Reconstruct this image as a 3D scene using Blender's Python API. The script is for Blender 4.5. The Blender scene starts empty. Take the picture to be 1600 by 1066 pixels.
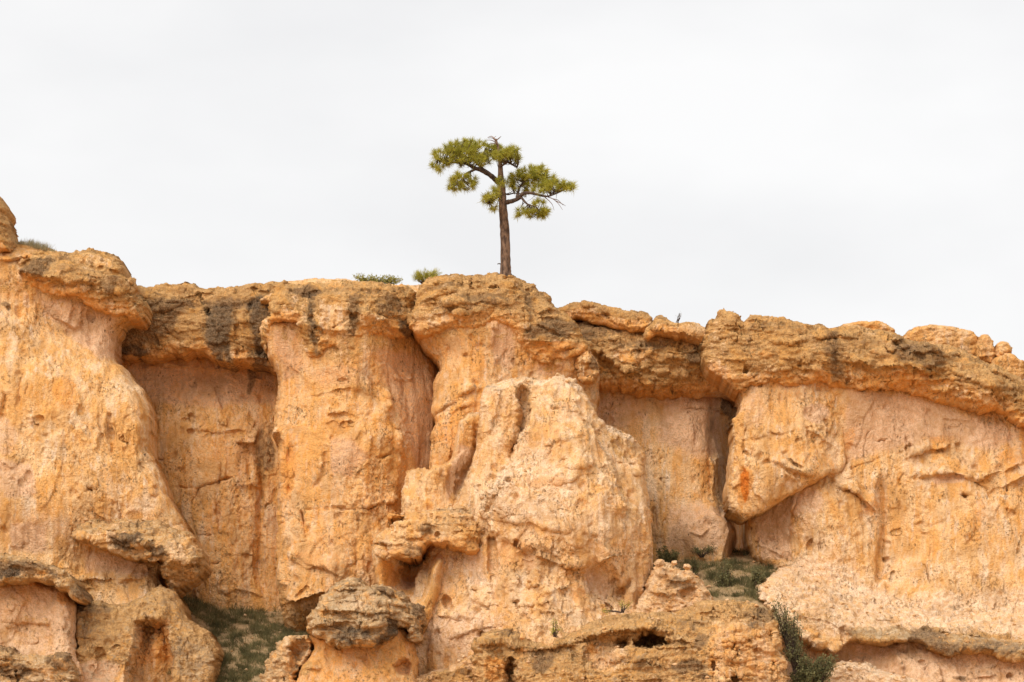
import bpy, math, random
import numpy as np
from mathutils import Vector

# ------------------------------------------------------------------ camera, sky, sun, exposure
S = bpy.context.scene
COL = S.collection
PX = 0.025            # metres covered by one photograph pixel on the plane y = 0
D = 140.0             # distance camera -> plane y = 0
ZC = -8.0             # camera height; z = 0 is the foot of the visible cliff
cam_d = bpy.data.cameras.new('camera')
cam = bpy.data.objects.new('camera', cam_d)
COL.objects.link(cam)
cam.location = (0, -D, ZC)
cam.rotation_euler = (math.radians(90), 0, 0)
cam_d.sensor_width = 36.0
cam_d.lens = 36.0 * D / (1600 * PX)
cam_d.shift_y = (533 * PX - ZC) / (1600 * PX)
cam_d.clip_start = 1.0
cam_d.clip_end = 6000.0
S.camera = cam

SUN_ELEV, SUN_AZ = math.radians(42), math.radians(216)     # azimuth clockwise from +Y: sun stands left, in front of the cliff
sun_d = bpy.data.lights.new('sun', 'SUN')
sun_d.energy = 1.35
sun_d.angle = math.radians(45)
sun_d.color = (1.0, 0.955, 0.89)
sun = bpy.data.objects.new('sun', sun_d)
COL.objects.link(sun)
sdir = Vector((math.sin(SUN_AZ) * math.cos(SUN_ELEV), math.cos(SUN_AZ) * math.cos(SUN_ELEV), math.sin(SUN_ELEV)))
sun.rotation_euler = (-sdir).to_track_quat('-Z', 'Y').to_euler()

W = bpy.data.worlds.new('World')
S.world = W
W.use_nodes = True
wt = W.node_tree
wt.nodes.clear()
def wn(t, **kw):
    n = wt.nodes.new(t)
    for a, b in kw.items():
        setattr(n, a, b)
    return n
sky = wn('ShaderNodeTexSky', sky_type='NISHITA', sun_disc=False)
sky.sun_elevation = SUN_ELEV
sky.sun_rotation = SUN_AZ
bg_sky = wn('ShaderNodeBackground'); bg_sky.inputs['Strength'].default_value = 0.06
tc = wn('ShaderNodeTexCoord')
mp = wn('ShaderNodeMapping'); mp.inputs['Scale'].default_value = (1.0, 1.0, 2.2)
nz = wn('ShaderNodeTexNoise'); nz.inputs['Scale'].default_value = 9.0; nz.inputs['Detail'].default_value = 5.0
nz.inputs['Roughness'].default_value = 0.45
cr = wn('ShaderNodeValToRGB')
cr.color_ramp.elements[0].position = 0.34; cr.color_ramp.elements[0].color = (0.84, 0.835, 0.838, 1)
cr.color_ramp.elements[1].position = 0.64; cr.color_ramp.elements[1].color = (0.94, 0.933, 0.928, 1)
bg_cl = wn('ShaderNodeBackground'); bg_cl.inputs['Strength'].default_value = 0.454
mixw = wn('ShaderNodeMixShader'); mixw.inputs[0].default_value = 0.96
wo = wn('ShaderNodeOutputWorld')
L = wt.links.new
L(sky.outputs[0], bg_sky.inputs[0])
L(tc.outputs['Generated'], mp.inputs[0]); L(mp.outputs[0], nz.inputs['Vector']); L(nz.outputs[0], cr.inputs[0])
L(cr.outputs[0], bg_cl.inputs[0])
L(bg_sky.outputs[0], mixw.inputs[1]); L(bg_cl.outputs[0], mixw.inputs[2]); L(mixw.outputs[0], wo.inputs[0])

S.view_settings.view_transform = 'Standard'
S.view_settings.look = 'None'
S.view_settings.gamma = 1.0
S.view_settings.use_curve_mapping = False
S.view_settings.exposure = 1.23
S.cycles.max_bounces = 6
S.cycles.diffuse_bounces = 4

# ------------------------------------------------------------------ helpers
rng = np.random.default_rng(7)
random.seed(7)
_perm = rng.permutation(256)
PERM = np.concatenate([_perm, _perm, _perm]).astype(np.int32)
_g = rng.normal(size=(256, 3)); _g /= np.linalg.norm(_g, axis=1)[:, None]
GX, GY, GZ = [np.ascontiguousarray(_g[:, i]).astype(np.float32) for i in range(3)]
RV = rng.random(256).astype(np.float32)

def noise(x, y, z):
    """gradient noise, about -0.7..0.7"""
    x = np.asarray(x, np.float32); y = np.asarray(y, np.float32) + np.zeros_like(x); z = np.asarray(z, np.float32) + np.zeros_like(x)
    xi = np.floor(x).astype(np.int32); yi = np.floor(y).astype(np.int32); zi = np.floor(z).astype(np.int32)
    xf = x - xi; yf = y - yi; zf = z - zi
    u = xf * xf * xf * (xf * (xf * 6 - 15) + 10); v = yf * yf * yf * (yf * (yf * 6 - 15) + 10); w = zf * zf * zf * (zf * (zf * 6 - 15) + 10)
    xi &= 255; yi &= 255; zi &= 255
    A = PERM[xi]; B = PERM[xi + 1]
    AA = PERM[A + yi]; AB = PERM[A + yi + 1]; BA = PERM[B + yi]; BB = PERM[B + yi + 1]
    def g(h, a, b, c):
        return GX[h] * a + GY[h] * b + GZ[h] * c
    x0 = g(PERM[AA + zi], xf, yf, zf); x1 = g(PERM[BA + zi], xf - 1, yf, zf); r00 = x0 + u * (x1 - x0)
    x0 = g(PERM[AB + zi], xf, yf - 1, zf); x1 = g(PERM[BB + zi], xf - 1, yf - 1, zf); r10 = x0 + u * (x1 - x0)
    x0 = g(PERM[AA + zi + 1], xf, yf, zf - 1); x1 = g(PERM[BA + zi + 1], xf - 1, yf, zf - 1); r01 = x0 + u * (x1 - x0)
    x0 = g(PERM[AB + zi + 1], xf, yf - 1, zf - 1); x1 = g(PERM[BB + zi + 1], xf - 1, yf - 1, zf - 1); r11 = x0 + u * (x1 - x0)
    a = r00 + v * (r10 - r00); b = r01 + v * (r11 - r01)
    return a + w * (b - a)

def fbm(x, y, z, oct=4, gain=0.5):
    s = 0; a = 1.0; f = 1.0
    for i in range(oct):
        s = s + a * noise(x * f + 17.3 * i, y * f + 5.1 * i, z * f + 9.7 * i)
        a *= gain; f *= 2.03
    return s

def cells(x, y, z):
    """cellular noise: random value of the nearest cell, F2-F1, and a tilted facet per cell (about -0.5..0.5)"""
    x = np.asarray(x, np.float32); y = np.asarray(y, np.float32); z = np.asarray(z, np.float32)
    xi = np.floor(x).astype(np.int32); yi = np.floor(y).astype(np.int32); zi = np.floor(z).astype(np.int32)
    f1 = np.full(x.shape, 9.0, np.float32); f2 = f1.copy(); hh = np.zeros(x.shape, np.int32)
    ox = np.zeros_like(f1); oz = np.zeros_like(f1)
    for i in (-1, 0, 1):
        for j in (-1, 0, 1):
            for k in (-1, 0, 1):
                cx = xi + i; cy = yi + j; cz = zi + k
                h = PERM[PERM[PERM[cx & 255] + (cy & 255)] + (cz & 255)]
                dx = cx + RV[h] - x; dy = cy + RV[(h + 57) & 255] - y; dz = cz + RV[(h + 131) & 255] - z
                d = dx * dx + dy * dy + dz * dz
                n = d < f1
                f2 = np.where(n, f1, np.minimum(f2, d)); hh = np.where(n, h, hh); f1 = np.where(n, d, f1)
                ox = np.where(n, dx, ox); oz = np.where(n, dz, oz)
    val = RV[(hh + 201) & 255]
    fac = (val - 0.5) * 0.7 + (RV[(hh + 33) & 255] - 0.5) * 1.1 * ox + (RV[(hh + 77) & 255] - 0.5) * 1.1 * oz
    return val, np.sqrt(f2) - np.sqrt(f1), fac

def sst(a, b, x):
    t = np.clip((x - a) / (b - a), 0, 1)
    return t * t * (3 - 2 * t)

def at(px, py, y):
    """world point that stands at depth y where the photograph shows pixel (px, py)"""
    f = (D + y) / D
    return np.array([(px - 800) * PX * f, y, ZC + ((1066 - py) * PX - ZC) * f])

def catmull(pts, closed=True, step=4.0):
    P = np.array(pts, float); n = len(P); out = []
    for i in (range(n) if closed else range(n - 1)):
        if closed:
            p0, p1, p2, p3 = P[(i - 1) % n], P[i], P[(i + 1) % n], P[(i + 2) % n]
        else:
            p0, p1, p2, p3 = P[max(i - 1, 0)], P[i], P[i + 1], P[min(i + 2, n - 1)]
        m = max(1, int(np.hypot(*(p2 - p1)[:2]) / step))
        a, b = (p2 - p0) * 0.38, (p3 - p1) * 0.38
        for t in np.arange(m) / m:
            out.append((2 * t**3 - 3 * t**2 + 1) * p1 + (t**3 - 2 * t**2 + t) * a + (-2 * t**3 + 3 * t**2) * p2 + (t**3 - t**2) * b)
    if not closed:
        out.append(P[-1])
    return np.array(out)

def seg_dist(U, V, poly, closed=True):
    """distance to a polyline, index of the nearest segment, parameter, side (+1 = right of the direction on screen)"""
    A = poly[:, :2]; B = np.roll(A, -1, axis=0)
    if not closed:
        A = A[:-1]; B = B[:-1]
    best = np.full(U.shape, 1e9, np.float32); idx = np.zeros(U.shape, np.int32); tt = np.zeros(U.shape, np.float32); sd = np.ones(U.shape, np.float32)
    for i in range(len(A)):
        ax, ay = A[i]; dx, dy = B[i] - A[i]; l2 = dx * dx + dy * dy + 1e-9
        wx = U - ax; wy = V - ay
        t = np.clip((wx * dx + wy * dy) / l2, 0, 1)
        ex = wx - t * dx; ey = wy - t * dy
        d = ex * ex + ey * ey
        m = d < best
        best[m] = d[m]; idx[m] = i; tt[m] = t[m]; sd[m] = np.sign(dx * wy - dy * wx)[m]
    return np.sqrt(best), idx, tt, sd

def inside(U, V, poly):
    A = poly[:, :2]; B = np.roll(A, -1, axis=0)
    r = np.zeros(U.shape, bool)
    for i in range(len(A)):
        ax, ay = A[i]; bx, by = B[i]
        if ay == by:
            continue
        m = ((ay > V) != (by > V)) & (U < (bx - ax) * (V - ay) / (by - ay) + ax)
        r ^= m
    return r

def tps(ctrl, U, V):
    c = np.array(ctrl, float); n = len(c)
    p = c[:, :2] / 100.0
    def ph(r2):
        return 0.5 * r2 * np.log(r2 + 1e-9)
    K = ph(((p[:, None] - p[None]) ** 2).sum(-1)) + np.eye(n) * 0.01
    Pm = np.c_[np.ones(n), p]
    M = np.zeros((n + 3, n + 3)); M[:n, :n] = K; M[:n, n:] = Pm; M[n:, :n] = Pm.T
    M[n:, n:] -= np.eye(3) * 1e-6
    w = np.linalg.solve(M, np.r_[c[:, 2], 0, 0, 0])
    u = U / 100.0; v = V / 100.0
    r = w[n] + w[n + 1] * u + w[n + 2] * v
    for i in range(n):
        r = r + w[i] * ph((u - p[i, 0]) ** 2 + (v - p[i, 1]) ** 2)
    return np.clip(r, c[:, 2].min() - 0.5, c[:, 2].max() + 0.5)

def mesh_obj(name, verts, faces, mat, parent=None, smooth=True):
    me = bpy.data.meshes.new(name)
    verts = np.asarray(verts, np.float32)
    faces = np.asarray(faces, np.int32)
    k = faces.shape[1]
    me.vertices.add(len(verts)); me.vertices.foreach_set('co', verts.ravel())
    me.loops.add(faces.size); me.loops.foreach_set('vertex_index', faces.ravel())
    me.polygons.add(len(faces)); me.polygons.foreach_set('loop_start', np.arange(0, faces.size, k, dtype=np.int32))
    me.update(calc_edges=True)
    me.polygons.foreach_set('use_smooth', np.full(len(faces), smooth))
    me.materials.append(mat)
    o = bpy.data.objects.new(name, me)
    COL.objects.link(o)
    if parent is not None:
        o.parent = parent
        o.matrix_parent_inverse = parent.matrix_world.inverted()
    return o

def thing(name, label, cat, loc=(0, 0, 0), group=None):
    o = bpy.data.objects.new(name, None)
    COL.objects.link(o)
    o.location = tuple(float(c) for c in loc)
    o.empty_display_size = 0.3
    o['label'] = label; o['category'] = cat; o['kind'] = 'thing'
    if group:
        o['group'] = group
    bpy.context.view_layer.update()
    return o

def tag(o, label, cat, group=None):
    o['label'] = label; o['category'] = cat; o['kind'] = 'thing'
    if group:
        o['group'] = group
    return o

# ------------------------------------------------------------------ materials
def new_mat(name):
    m = bpy.data.materials.new(name); m.use_nodes = True
    t = m.node_tree
    b = t.nodes['Principled BSDF']
    b.inputs['Specular IOR Level'].default_value = 0.12
    b.inputs['Roughness'].default_value = 0.95
    return m, t, b

class NB:
    def __init__(self, t):
        self.t = t
    def n(self, ty, **kw):
        n = self.t.nodes.new(ty)
        for a, b in kw.items():
            setattr(n, a, b)
        return n
    def link(self, a, b):
        self.t.links.new(a, b)
    def val(self, x, sock):
        if isinstance(x, (int, float)):
            sock.default_value = x
        elif isinstance(x, tuple):
            sock.default_value = x + ((1,) if len(x) == 3 and len(sock.default_value) == 4 else ())
        else:
            self.link(x, sock)
    def math(self, op, a, b=0.0, clamp=False):
        n = self.n('ShaderNodeMath', operation=op, use_clamp=clamp)
        self.val(a, n.inputs[0]); self.val(b, n.inputs[1])
        return n.outputs[0]
    def mix(self, f, a, b, blend='MIX'):
        n = self.n('ShaderNodeMix', data_type='RGBA', blend_type=blend)
        self.val(f, n.inputs[0]); self.val(a, n.inputs[6]); self.val(b, n.inputs[7])
        return n.outputs[2]
    def noise(self, vec, scale, detail=4, rough=0.55, dist=0.0):
        n = self.n('ShaderNodeTexNoise')
        self.link(vec, n.inputs['Vector'])
        n.inputs['Scale'].default_value = scale; n.inputs['Detail'].default_value = detail
        n.inputs['Roughness'].default_value = rough; n.inputs['Distortion'].default_value = dist
        return n.outputs[0]
    def mapping(self, vec, scale, loc=(0, 0, 0), rot=(0, 0, 0)):
        n = self.n('ShaderNodeMapping')
        self.link(vec, n.inputs[0]); n.inputs['Scale'].default_value = scale; n.inputs['Location'].default_value = loc
        n.inputs['Rotation'].default_value = rot
        return n.outputs[0]
    def ramp(self, f, lo, hi, a=0.0, b=1.0):
        n = self.n('ShaderNodeMapRange', interpolation_type='SMOOTHSTEP')
        self.val(f, n.inputs[0]); n.inputs[1].default_value = lo; n.inputs[2].default_value = hi
        n.inputs[3].default_value = a; n.inputs[4].default_value = b
        return n.outputs[0]

def rock_material():
    m, t, b = new_mat('sandstone')
    q = NB(t)
    pos = q.n('ShaderNodeNewGeometry').outputs['Position']
    a1 = q.n('ShaderNodeAttribute', attribute_name='m1'); a2 = q.n('ShaderNodeAttribute', attribute_name='m2')
    s1 = q.n('ShaderNodeSeparateColor'); q.link(a1.outputs['Color'], s1.inputs[0])
    s2 = q.n('ShaderNodeSeparateColor'); q.link(a2.outputs['Color'], s2.inputs[0])
    cap, varn_shade, pink = s1.outputs; orng, cream, black = s2.outputs; grey = a1.outputs['Alpha']; rust = a2.outputs['Alpha']
    vert = q.mapping(pos, (1.0, 1.0, 0.16))
    flat = q.mapping(pos, (0.5, 0.5, 1.9), rot=(0, math.radians(6), 0))
    n_streak = q.noise(vert, 2.4, 4, 0.62, 0.4)
    n_streak2 = q.noise(vert, 6.5, 3, 0.6)
    n_mot = q.noise(pos, 1.1, 4, 0.6, 0.5)
    n_med = q.noise(pos, 4.5, 3, 0.65)
    n_fin = q.noise(pos, 17.0, 2, 0.7)
    n_str = q.noise(flat, 3.0, 4, 0.65, 0.6)
    n_edge = q.math('ADD', q.math('MULTIPLY', q.math('SUBTRACT', n_med, 0.5), 1.0), q.math('MULTIPLY', q.math('SUBTRACT', n_mot, 0.5), 0.8))
    n_edge = q.math('ADD', n_edge, q.math('MULTIPLY', q.math('SUBTRACT', n_fin, 0.5), 0.55))
    def ragged(mask, amt=1.0, lo=0.36, hi=0.64):
        v = q.math('ADD', mask, q.math('MULTIPLY', n_edge, amt))
        # nothing appears where the mask is 0
        g = q.ramp(mask, 0.02, 0.18)
        return q.math('MULTIPLY', q.ramp(v, lo, hi), g)
    # wall: gold and pale bands running down the face
    f_wall = q.ramp(q.math('ADD', q.math('MULTIPLY', n_streak, 0.6), q.math('MULTIPLY', n_mot, 0.45)), 0.43, 0.62)
    wall = q.mix(f_wall, (0.71, 0.368, 0.122), (0.78, 0.498, 0.250))
    f_gold = q.ramp(q.math('ADD', q.math('MULTIPLY', n_streak2, 0.55), q.math('MULTIPLY', n_med, 0.4)), 0.49, 0.61)
    wall = q.mix(q.math('MULTIPLY', f_gold, 0.7), wall, (0.70, 0.31, 0.066))
    f_pale = q.ramp(q.noise(q.mapping(pos, (1, 1, 0.28), loc=(7, 3, 1)), 1.5, 4, 0.62, 0.3), 0.52, 0.66)
    wall = q.mix(q.math('MULTIPLY', f_pale, 0.6), wall, (0.80, 0.585, 0.38))
    f_wh = q.math('MULTIPLY', q.ramp(q.noise(q.mapping(pos, (1, 1, 0.07), loc=(3, 9, 2)), 4.2, 3, 0.55), 0.56, 0.66), q.ramp(n_mot, 0.42, 0.58))
    wall = q.mix(q.math('MULTIPLY', f_wh, 0.6), wall, (0.82, 0.64, 0.46))
    # pinkish bare faces
    pk = q.mix(q.ramp(n_med, 0.35, 0.65), (0.62, 0.36, 0.20), (0.76, 0.50, 0.315))
    wall = q.mix(q.math('MULTIPLY', ragged(pink, 0.7, 0.2, 0.8), 0.85), wall, pk)
    wall = q.mix(q.math('MULTIPLY', ragged(cream, 0.9, 0.15, 0.95), 0.8), wall, q.mix(q.ramp(n_med, 0.35, 0.65), (0.72, 0.46, 0.26), (0.86, 0.65, 0.45)))
    wall = q.mix(q.math('MULTIPLY', ragged(orng, 0.9, 0.25, 0.8), 0.75), wall, q.mix(n_med, (0.68, 0.25, 0.04), (0.74, 0.34, 0.085)))
    # brownish crumbly crust in patches
    f_cr = q.math('MULTIPLY', q.ramp(q.noise(pos, 0.75, 4, 0.6, 0.4), 0.5, 0.62), q.ramp(n_fin, 0.40, 0.60))
    wall = q.mix(q.math('MULTIPLY', f_cr, 0.62), wall, (0.40, 0.215, 0.085))
    # cap rock: tan layers
    f_cap = q.ramp(q.math('ADD', q.math('MULTIPLY', n_str, 0.55), q.math('MULTIPLY', n_med, 0.45)), 0.38, 0.62)
    capc = q.mix(f_cap, (0.38, 0.200, 0.072), (0.69, 0.405, 0.16))
    capc = q.mix(q.math('MULTIPLY', q.ramp(n_mot, 0.47, 0.62), 0.85), capc, (0.66, 0.33, 0.09))
    capc = q.mix(q.math('MULTIPLY', q.ramp(n_fin, 0.49, 0.61), 0.6), capc, (0.20, 0.112, 0.052))
    col = q.mix(q.math('MULTIPLY', ragged(cap, 1.3), 0.92), wall, capc)
    col = q.mix(q.math('MULTIPLY', ragged(grey, 1.2, 0.2, 0.8), 0.85), col, q.mix(f_cap, (0.27, 0.185, 0.105), (0.60, 0.45, 0.285)))
    n_drip = q.math('MULTIPLY', q.math('SUBTRACT', q.noise(q.mapping(pos, (1, 1, 0.07)), 4.5, 3, 0.6), 0.5), 1.6)
    varn_shade = q.math('ADD', varn_shade, q.math('MULTIPLY', q.math('MULTIPLY', n_drip, varn_shade), 1.0))
    black = q.math('ADD', black, q.math('MULTIPLY', q.math('MULTIPLY', n_drip, black), 1.0))
    vn = q.mix(q.ramp(n_fin, 0.35, 0.65), (0.085, 0.055, 0.032), (0.29, 0.17, 0.085))
    col = q.mix(q.math('MULTIPLY', ragged(varn_shade, 1.3, 0.2, 0.95), 0.82), col, vn)  # rock varnish, plus shade painted into some recesses
    col = q.mix(q.math('MULTIPLY', ragged(black, 1.2, 0.2, 0.95), 0.85), col, q.mix(q.ramp(n_fin, 0.35, 0.65), (0.05, 0.037, 0.027), (0.17, 0.115, 0.07)))
    col = q.mix(q.math('MULTIPLY', ragged(rust, 0.7, 0.25, 0.8), 0.9), col, q.mix(n_fin, (0.50, 0.09, 0.008), (0.66, 0.22, 0.025)))
    # grain: small pits and crumbs
    rough_p = q.math('SUBTRACT', 1.0, q.math('MULTIPLY', pink, 0.7), True)
    sp = q.noise(pos, 30.0, 1, 0.75)
    sp2 = q.noise(q.mapping(pos, (1, 1, 0.7)), 11.0, 2, 0.7)
    gate0 = q.ramp(q.noise(pos, 0.7, 3, 0.55), 0.40, 0.60, 0.25, 1.0)
    col = q.mix(q.math('MULTIPLY', q.math('MULTIPLY', q.math('MULTIPLY', q.ramp(sp, 0.53, 0.66), 0.6), gate0), rough_p), col, q.mix(0.55, col, (0.26, 0.13, 0.055)))
    gate = q.ramp(q.noise(pos, 0.9, 3, 0.55), 0.46, 0.60)
    col = q.mix(q.math('MULTIPLY', q.math('MULTIPLY', q.ramp(sp2, 0.56, 0.66), gate), q.math('MULTIPLY', rough_p, 0.6)), col, (0.30, 0.155, 0.065))
    pitn = q.n('ShaderNodeTexVoronoi', feature='F1'); q.link(q.mapping(pos, (1, 1, 0.6)), pitn.inputs['Vector']); pitn.inputs['Scale'].default_value = 4.2
    pit = q.math('MULTIPLY', q.ramp(pitn.outputs['Distance'], 0.19, 0.09), gate)
    col = q.mix(q.math('MULTIPLY', pit, 0.6), col, (0.22, 0.115, 0.05))
    hsv = q.n('ShaderNodeHueSaturation'); hsv.inputs['Value'].default_value = 1.0
    q.link(col, hsv.inputs['Color'])
    q.val(q.ramp(n_fin, 0.28, 0.72, 0.90, 1.26), hsv.inputs['Value'])
    q.link(hsv.outputs[0], b.inputs['Base Color'])
    # fine relief
    h = q.math('ADD', q.math('MULTIPLY', n_fin, 0.9), q.math('MULTIPLY', n_med, 0.9))
    h = q.math('ADD', h, q.math('MULTIPLY', n_streak2, 0.5))
    h = q.math('SUBTRACT', h, q.math('MULTIPLY', q.math('MULTIPLY', q.ramp(sp2, 0.54, 0.68), gate), 0.5))
    h = q.math('ADD', h, q.math('MULTIPLY', sp, 0.35))
    h = q.math('SUBTRACT', h, q.math('MULTIPLY', pit, 0.6))
    h = q.math('ADD', h, q.math('MULTIPLY', q.math('MULTIPLY', n_str, cap), 0.9))
    bp = q.n('ShaderNodeBump'); bp.inputs['Strength'].default_value = 1.0; bp.inputs['Distance'].default_value = 0.085
    q.link(h, bp.inputs['Height']); q.link(bp.outputs[0], b.inputs['Normal'])
    return m

ROCK = rock_material()

def flat_mat(name, c1, c2, scale=6.0, rough=0.9, trans=0.0, stretch=(1, 1, 1), bump=0.0):
    m, t, b = new_mat(name)
    q = NB(t)
    pos = q.n('ShaderNodeNewGeometry').outputs['Position']
    v = q.mapping(pos, stretch)
    n = q.noise(v, scale, 4, 0.6)
    q.link(q.mix(q.ramp(n, 0.35, 0.65), c1, c2), b.inputs['Base Color'])
    b.inputs['Roughness'].default_value = rough
    if bump:
        bp = q.n('ShaderNodeBump'); bp.inputs['Strength'].default_value = 0.9; bp.inputs['Distance'].default_value = bump
        q.link(n, bp.inputs['Height']); q.link(bp.outputs[0], b.inputs['Normal'])
    if trans:
        out = t.nodes['Material Output']
        tr = q.n('ShaderNodeBsdfTranslucent'); tr.inputs[0].default_value = c2 + (1,)
        mx = q.n('ShaderNodeMixShader'); mx.inputs[0].default_value = trans
        q.link(b.outputs[0], mx.inputs[1]); q.link(tr.outputs[0], mx.inputs[2]); q.link(mx.outputs[0], out.inputs[0])
    return m

SOIL = flat_mat('soil', (0.42, 0.23, 0.10), (0.58, 0.35, 0.17), 3.0, bump=0.06)

# ------------------------------------------------------------------ rock bodies
STEP = 1.45           # grid step in photograph pixels (about 3.6 cm)

def rock(name, parent, poly, y0, style='wall', R=16, T=0.8, rag=2.0, ctrl=None, feats=(), masks=(), amp=1.0, back=3.0, seed=0.0, base=None, fine=1.0, step=None, Rb=None, Tb=None, wear=0.8):
    st = step or STEP
    pl = [tuple(p) + ((R, T) if len(p) == 2 else ()) for p in poly]
    ol = catmull(pl, True, 4.0)
    # ragged outline
    nx = np.roll(ol, -1, 0)[:, 1] - np.roll(ol, 1, 0)[:, 1]; ny = -(np.roll(ol, -1, 0)[:, 0] - np.roll(ol, 1, 0)[:, 0])
    ln = np.hypot(nx, ny) + 1e-6
    rag = rag * (1.25 if style == 'cap' else 1.0)
    w = rag * (1.9 * noise(ol[:, 0] / 17 + seed, ol[:, 1] / 17, 3.3 + seed) + 1.1 * noise(ol[:, 0] / 7, ol[:, 1] / 7, 8.3 + seed))
    if style == 'cap':
        area = np.sum(ol[:, 0] * np.roll(ol[:, 1], -1) - np.roll(ol[:, 0], -1) * ol[:, 1])
        dn = sst(0.2, 0.7, ny / ln * (1.0 if area > 0 else -1.0))
        w = w + dn * (7.5 * noise(ol[:, 0] / 26 + seed, ol[:, 1] / 40, 5.5) + 5.0 * noise(ol[:, 0] / 9, ol[:, 1] / 14 + seed, 1.9))
    ol[:, 0] += nx / ln * w; ol[:, 1] += ny / ln * w
    if style == 'cap' and Tb is None:
        Rb, Tb = 8.0, 0.25
    if Tb is not None:                                  # edges that face down: a flat underside instead of a round one
        area = np.sum(ol[:, 0] * np.roll(ol[:, 1], -1) - np.roll(ol[:, 0], -1) * ol[:, 1])
        sgn = 1.0 if area > 0 else -1.0
        dn = np.convolve(np.r_[(ny / ln * sgn)[-3:], ny / ln * sgn, (ny / ln * sgn)[:3]], np.ones(7) / 7, 'valid')
        kk = sst(0.25, 0.7, dn)
        ol[:, 2] = ol[:, 2] * (1 - kk) + Rb * kk; ol[:, 3] = ol[:, 3] * (1 - kk) + Tb * kk
    u0, v0 = ol[:, :2].min(0) - 2 * st; u1, v1 = ol[:, :2].max(0) + 2 * st
    # nothing below or beside the visible stretch needs building far out of frame
    nu = int((u1 - u0) / st) + 2; nv = int((v1 - v0) / st) + 2
    us = (u0 + np.arange(nu) * st).astype(np.float32); vs = (v0 + np.arange(nv) * st).astype(np.float32)
    U, V = np.meshgrid(us, vs)
    ins = inside(U, V, ol)
    cell = ins[:-1, :-1] | ins[1:, :-1] | ins[:-1, 1:] | ins[1:, 1:]
    need = np.zeros(U.shape, bool)
    need[:-1, :-1] |= cell; need[1:, :-1] |= cell; need[:-1, 1:] |= cell; need[1:, 1:] |= cell
    u = U[need]; v = V[need]; inn = ins[need]
    dist, idx, tt, _ = seg_dist(u, v, ol)
    nxt = (idx + 1) % len(ol)
    cu = ol[idx, 0] + (ol[nxt, 0] - ol[idx, 0]) * tt; cv = ol[idx, 1] + (ol[nxt, 1] - ol[idx, 1]) * tt
    u = np.where(inn, u, cu).astype(np.float32); v = np.where(inn, v, cv).astype(np.float32)
    dist = np.where(inn, dist, 0)
    Rr = ol[idx, 2] + (ol[nxt, 2] - ol[idx, 2]) * tt; Tt = ol[idx, 3] + (ol[nxt, 3] - ol[idx, 3]) * tt
    t = np.clip(dist / Rr, 0, 1)
    d = Tt * (np.sqrt(np.clip(1 - (1 - t) ** 2, 0, 1)) - 1)
    k = PX * (D + y0) / D
    um = (u - 800) * k; vm = (1066 - v) * k           # metres in the body's own plane
    # soft warp so traced lines wander like rock does
    wu = u + 5.0 * noise(um * 0.9 + seed, vm * 0.9, 1.7) + 3.0 * noise(um * 2.6, vm * 2.6, 4.1 + seed) + 2.2 * noise(um * 6.5, vm * 6.5, 5.1 + seed)
    wv = v + 5.0 * noise(um * 0.9, vm * 0.9 + seed, 7.7) + 3.0 * noise(um * 2.6, vm * 2.6, 2.1 + seed) + 2.6 * noise(um * 6.5, vm * 6.5, 8.1 + seed)
    if ctrl:
        d = d + tps(ctrl, u, v)
    if style == 'wall' and amp > 0:
        # small natural fractures and flake edges
        rg = np.random.default_rng(int(seed * 1000) + 5)
        cand = np.nonzero(inn)[0]
        feats = list(feats)
        for i in range(int(len(cand) * st * st / 2600)):
            j = cand[rg.integers(len(cand))]; cu0, cv0 = float(u[j]), float(v[j])
            ty = rg.random()
            if ty < 0.42:
                a_ = math.pi / 2 + rg.normal(0, 0.22); ll = rg.uniform(14, 60)
            elif ty < 0.72:
                a_ = rg.normal(0.0, 0.3); ll = rg.uniform(10, 40)
            else:
                a_ = rg.uniform(0, math.pi); ll = rg.uniform(8, 26)
            pts_ = []
            for q_ in np.linspace(-0.5, 0.5, 4):
                pts_.append((cu0 + math.cos(a_) * ll * q_ + rg.normal(0, ll * 0.06), cv0 + math.sin(a_) * ll * q_ + rg.normal(0, ll * 0.06)))
            if rg.random() < 0.45:
                feats.append(('crack', pts_, rg.uniform(1.3, 2.2), rg.uniform(0.08, 0.24)))
            else:
                feats.append(('lip', pts_ if rg.random() < 0.5 else pts_[::-1], rg.uniform(0.06, 0.17), rg.uniform(6, 13)))
    if style == 'cap' and len(u) > 4000:
        # vertical joints and thin bedding ledges
        rg = np.random.default_rng(int(seed * 1000) + 9)
        cand = np.nonzero(inn)[0]
        feats = list(feats)
        for i in range(int(len(cand) * st * st / 900)):
            j = cand[rg.integers(len(cand))]; cu0, cv0 = float(u[j]), float(v[j])
            if rg.random() < 0.3:
                a_ = math.pi / 2 + rg.normal(0, 0.25); ll = rg.uniform(14, 55)
            else:
                a_ = rg.normal(0.04, 0.14); ll = rg.uniform(22, 90)
            pts_ = [(cu0 + math.cos(a_) * ll * q_ + rg.normal(0, ll * 0.03), cv0 + math.sin(a_) * ll * q_ + rg.normal(0, ll * 0.03)) for q_ in np.linspace(-0.5, 0.5, 5)]
            if abs(math.sin(a_)) > 0.7:
                feats.append(('crack', pts_, rg.uniform(1.5, 2.8), rg.uniform(0.12, 0.34)))
            else:
                feats.append(('lip', pts_, rg.uniform(0.08, 0.26), rg.uniform(5, 12)))
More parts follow.
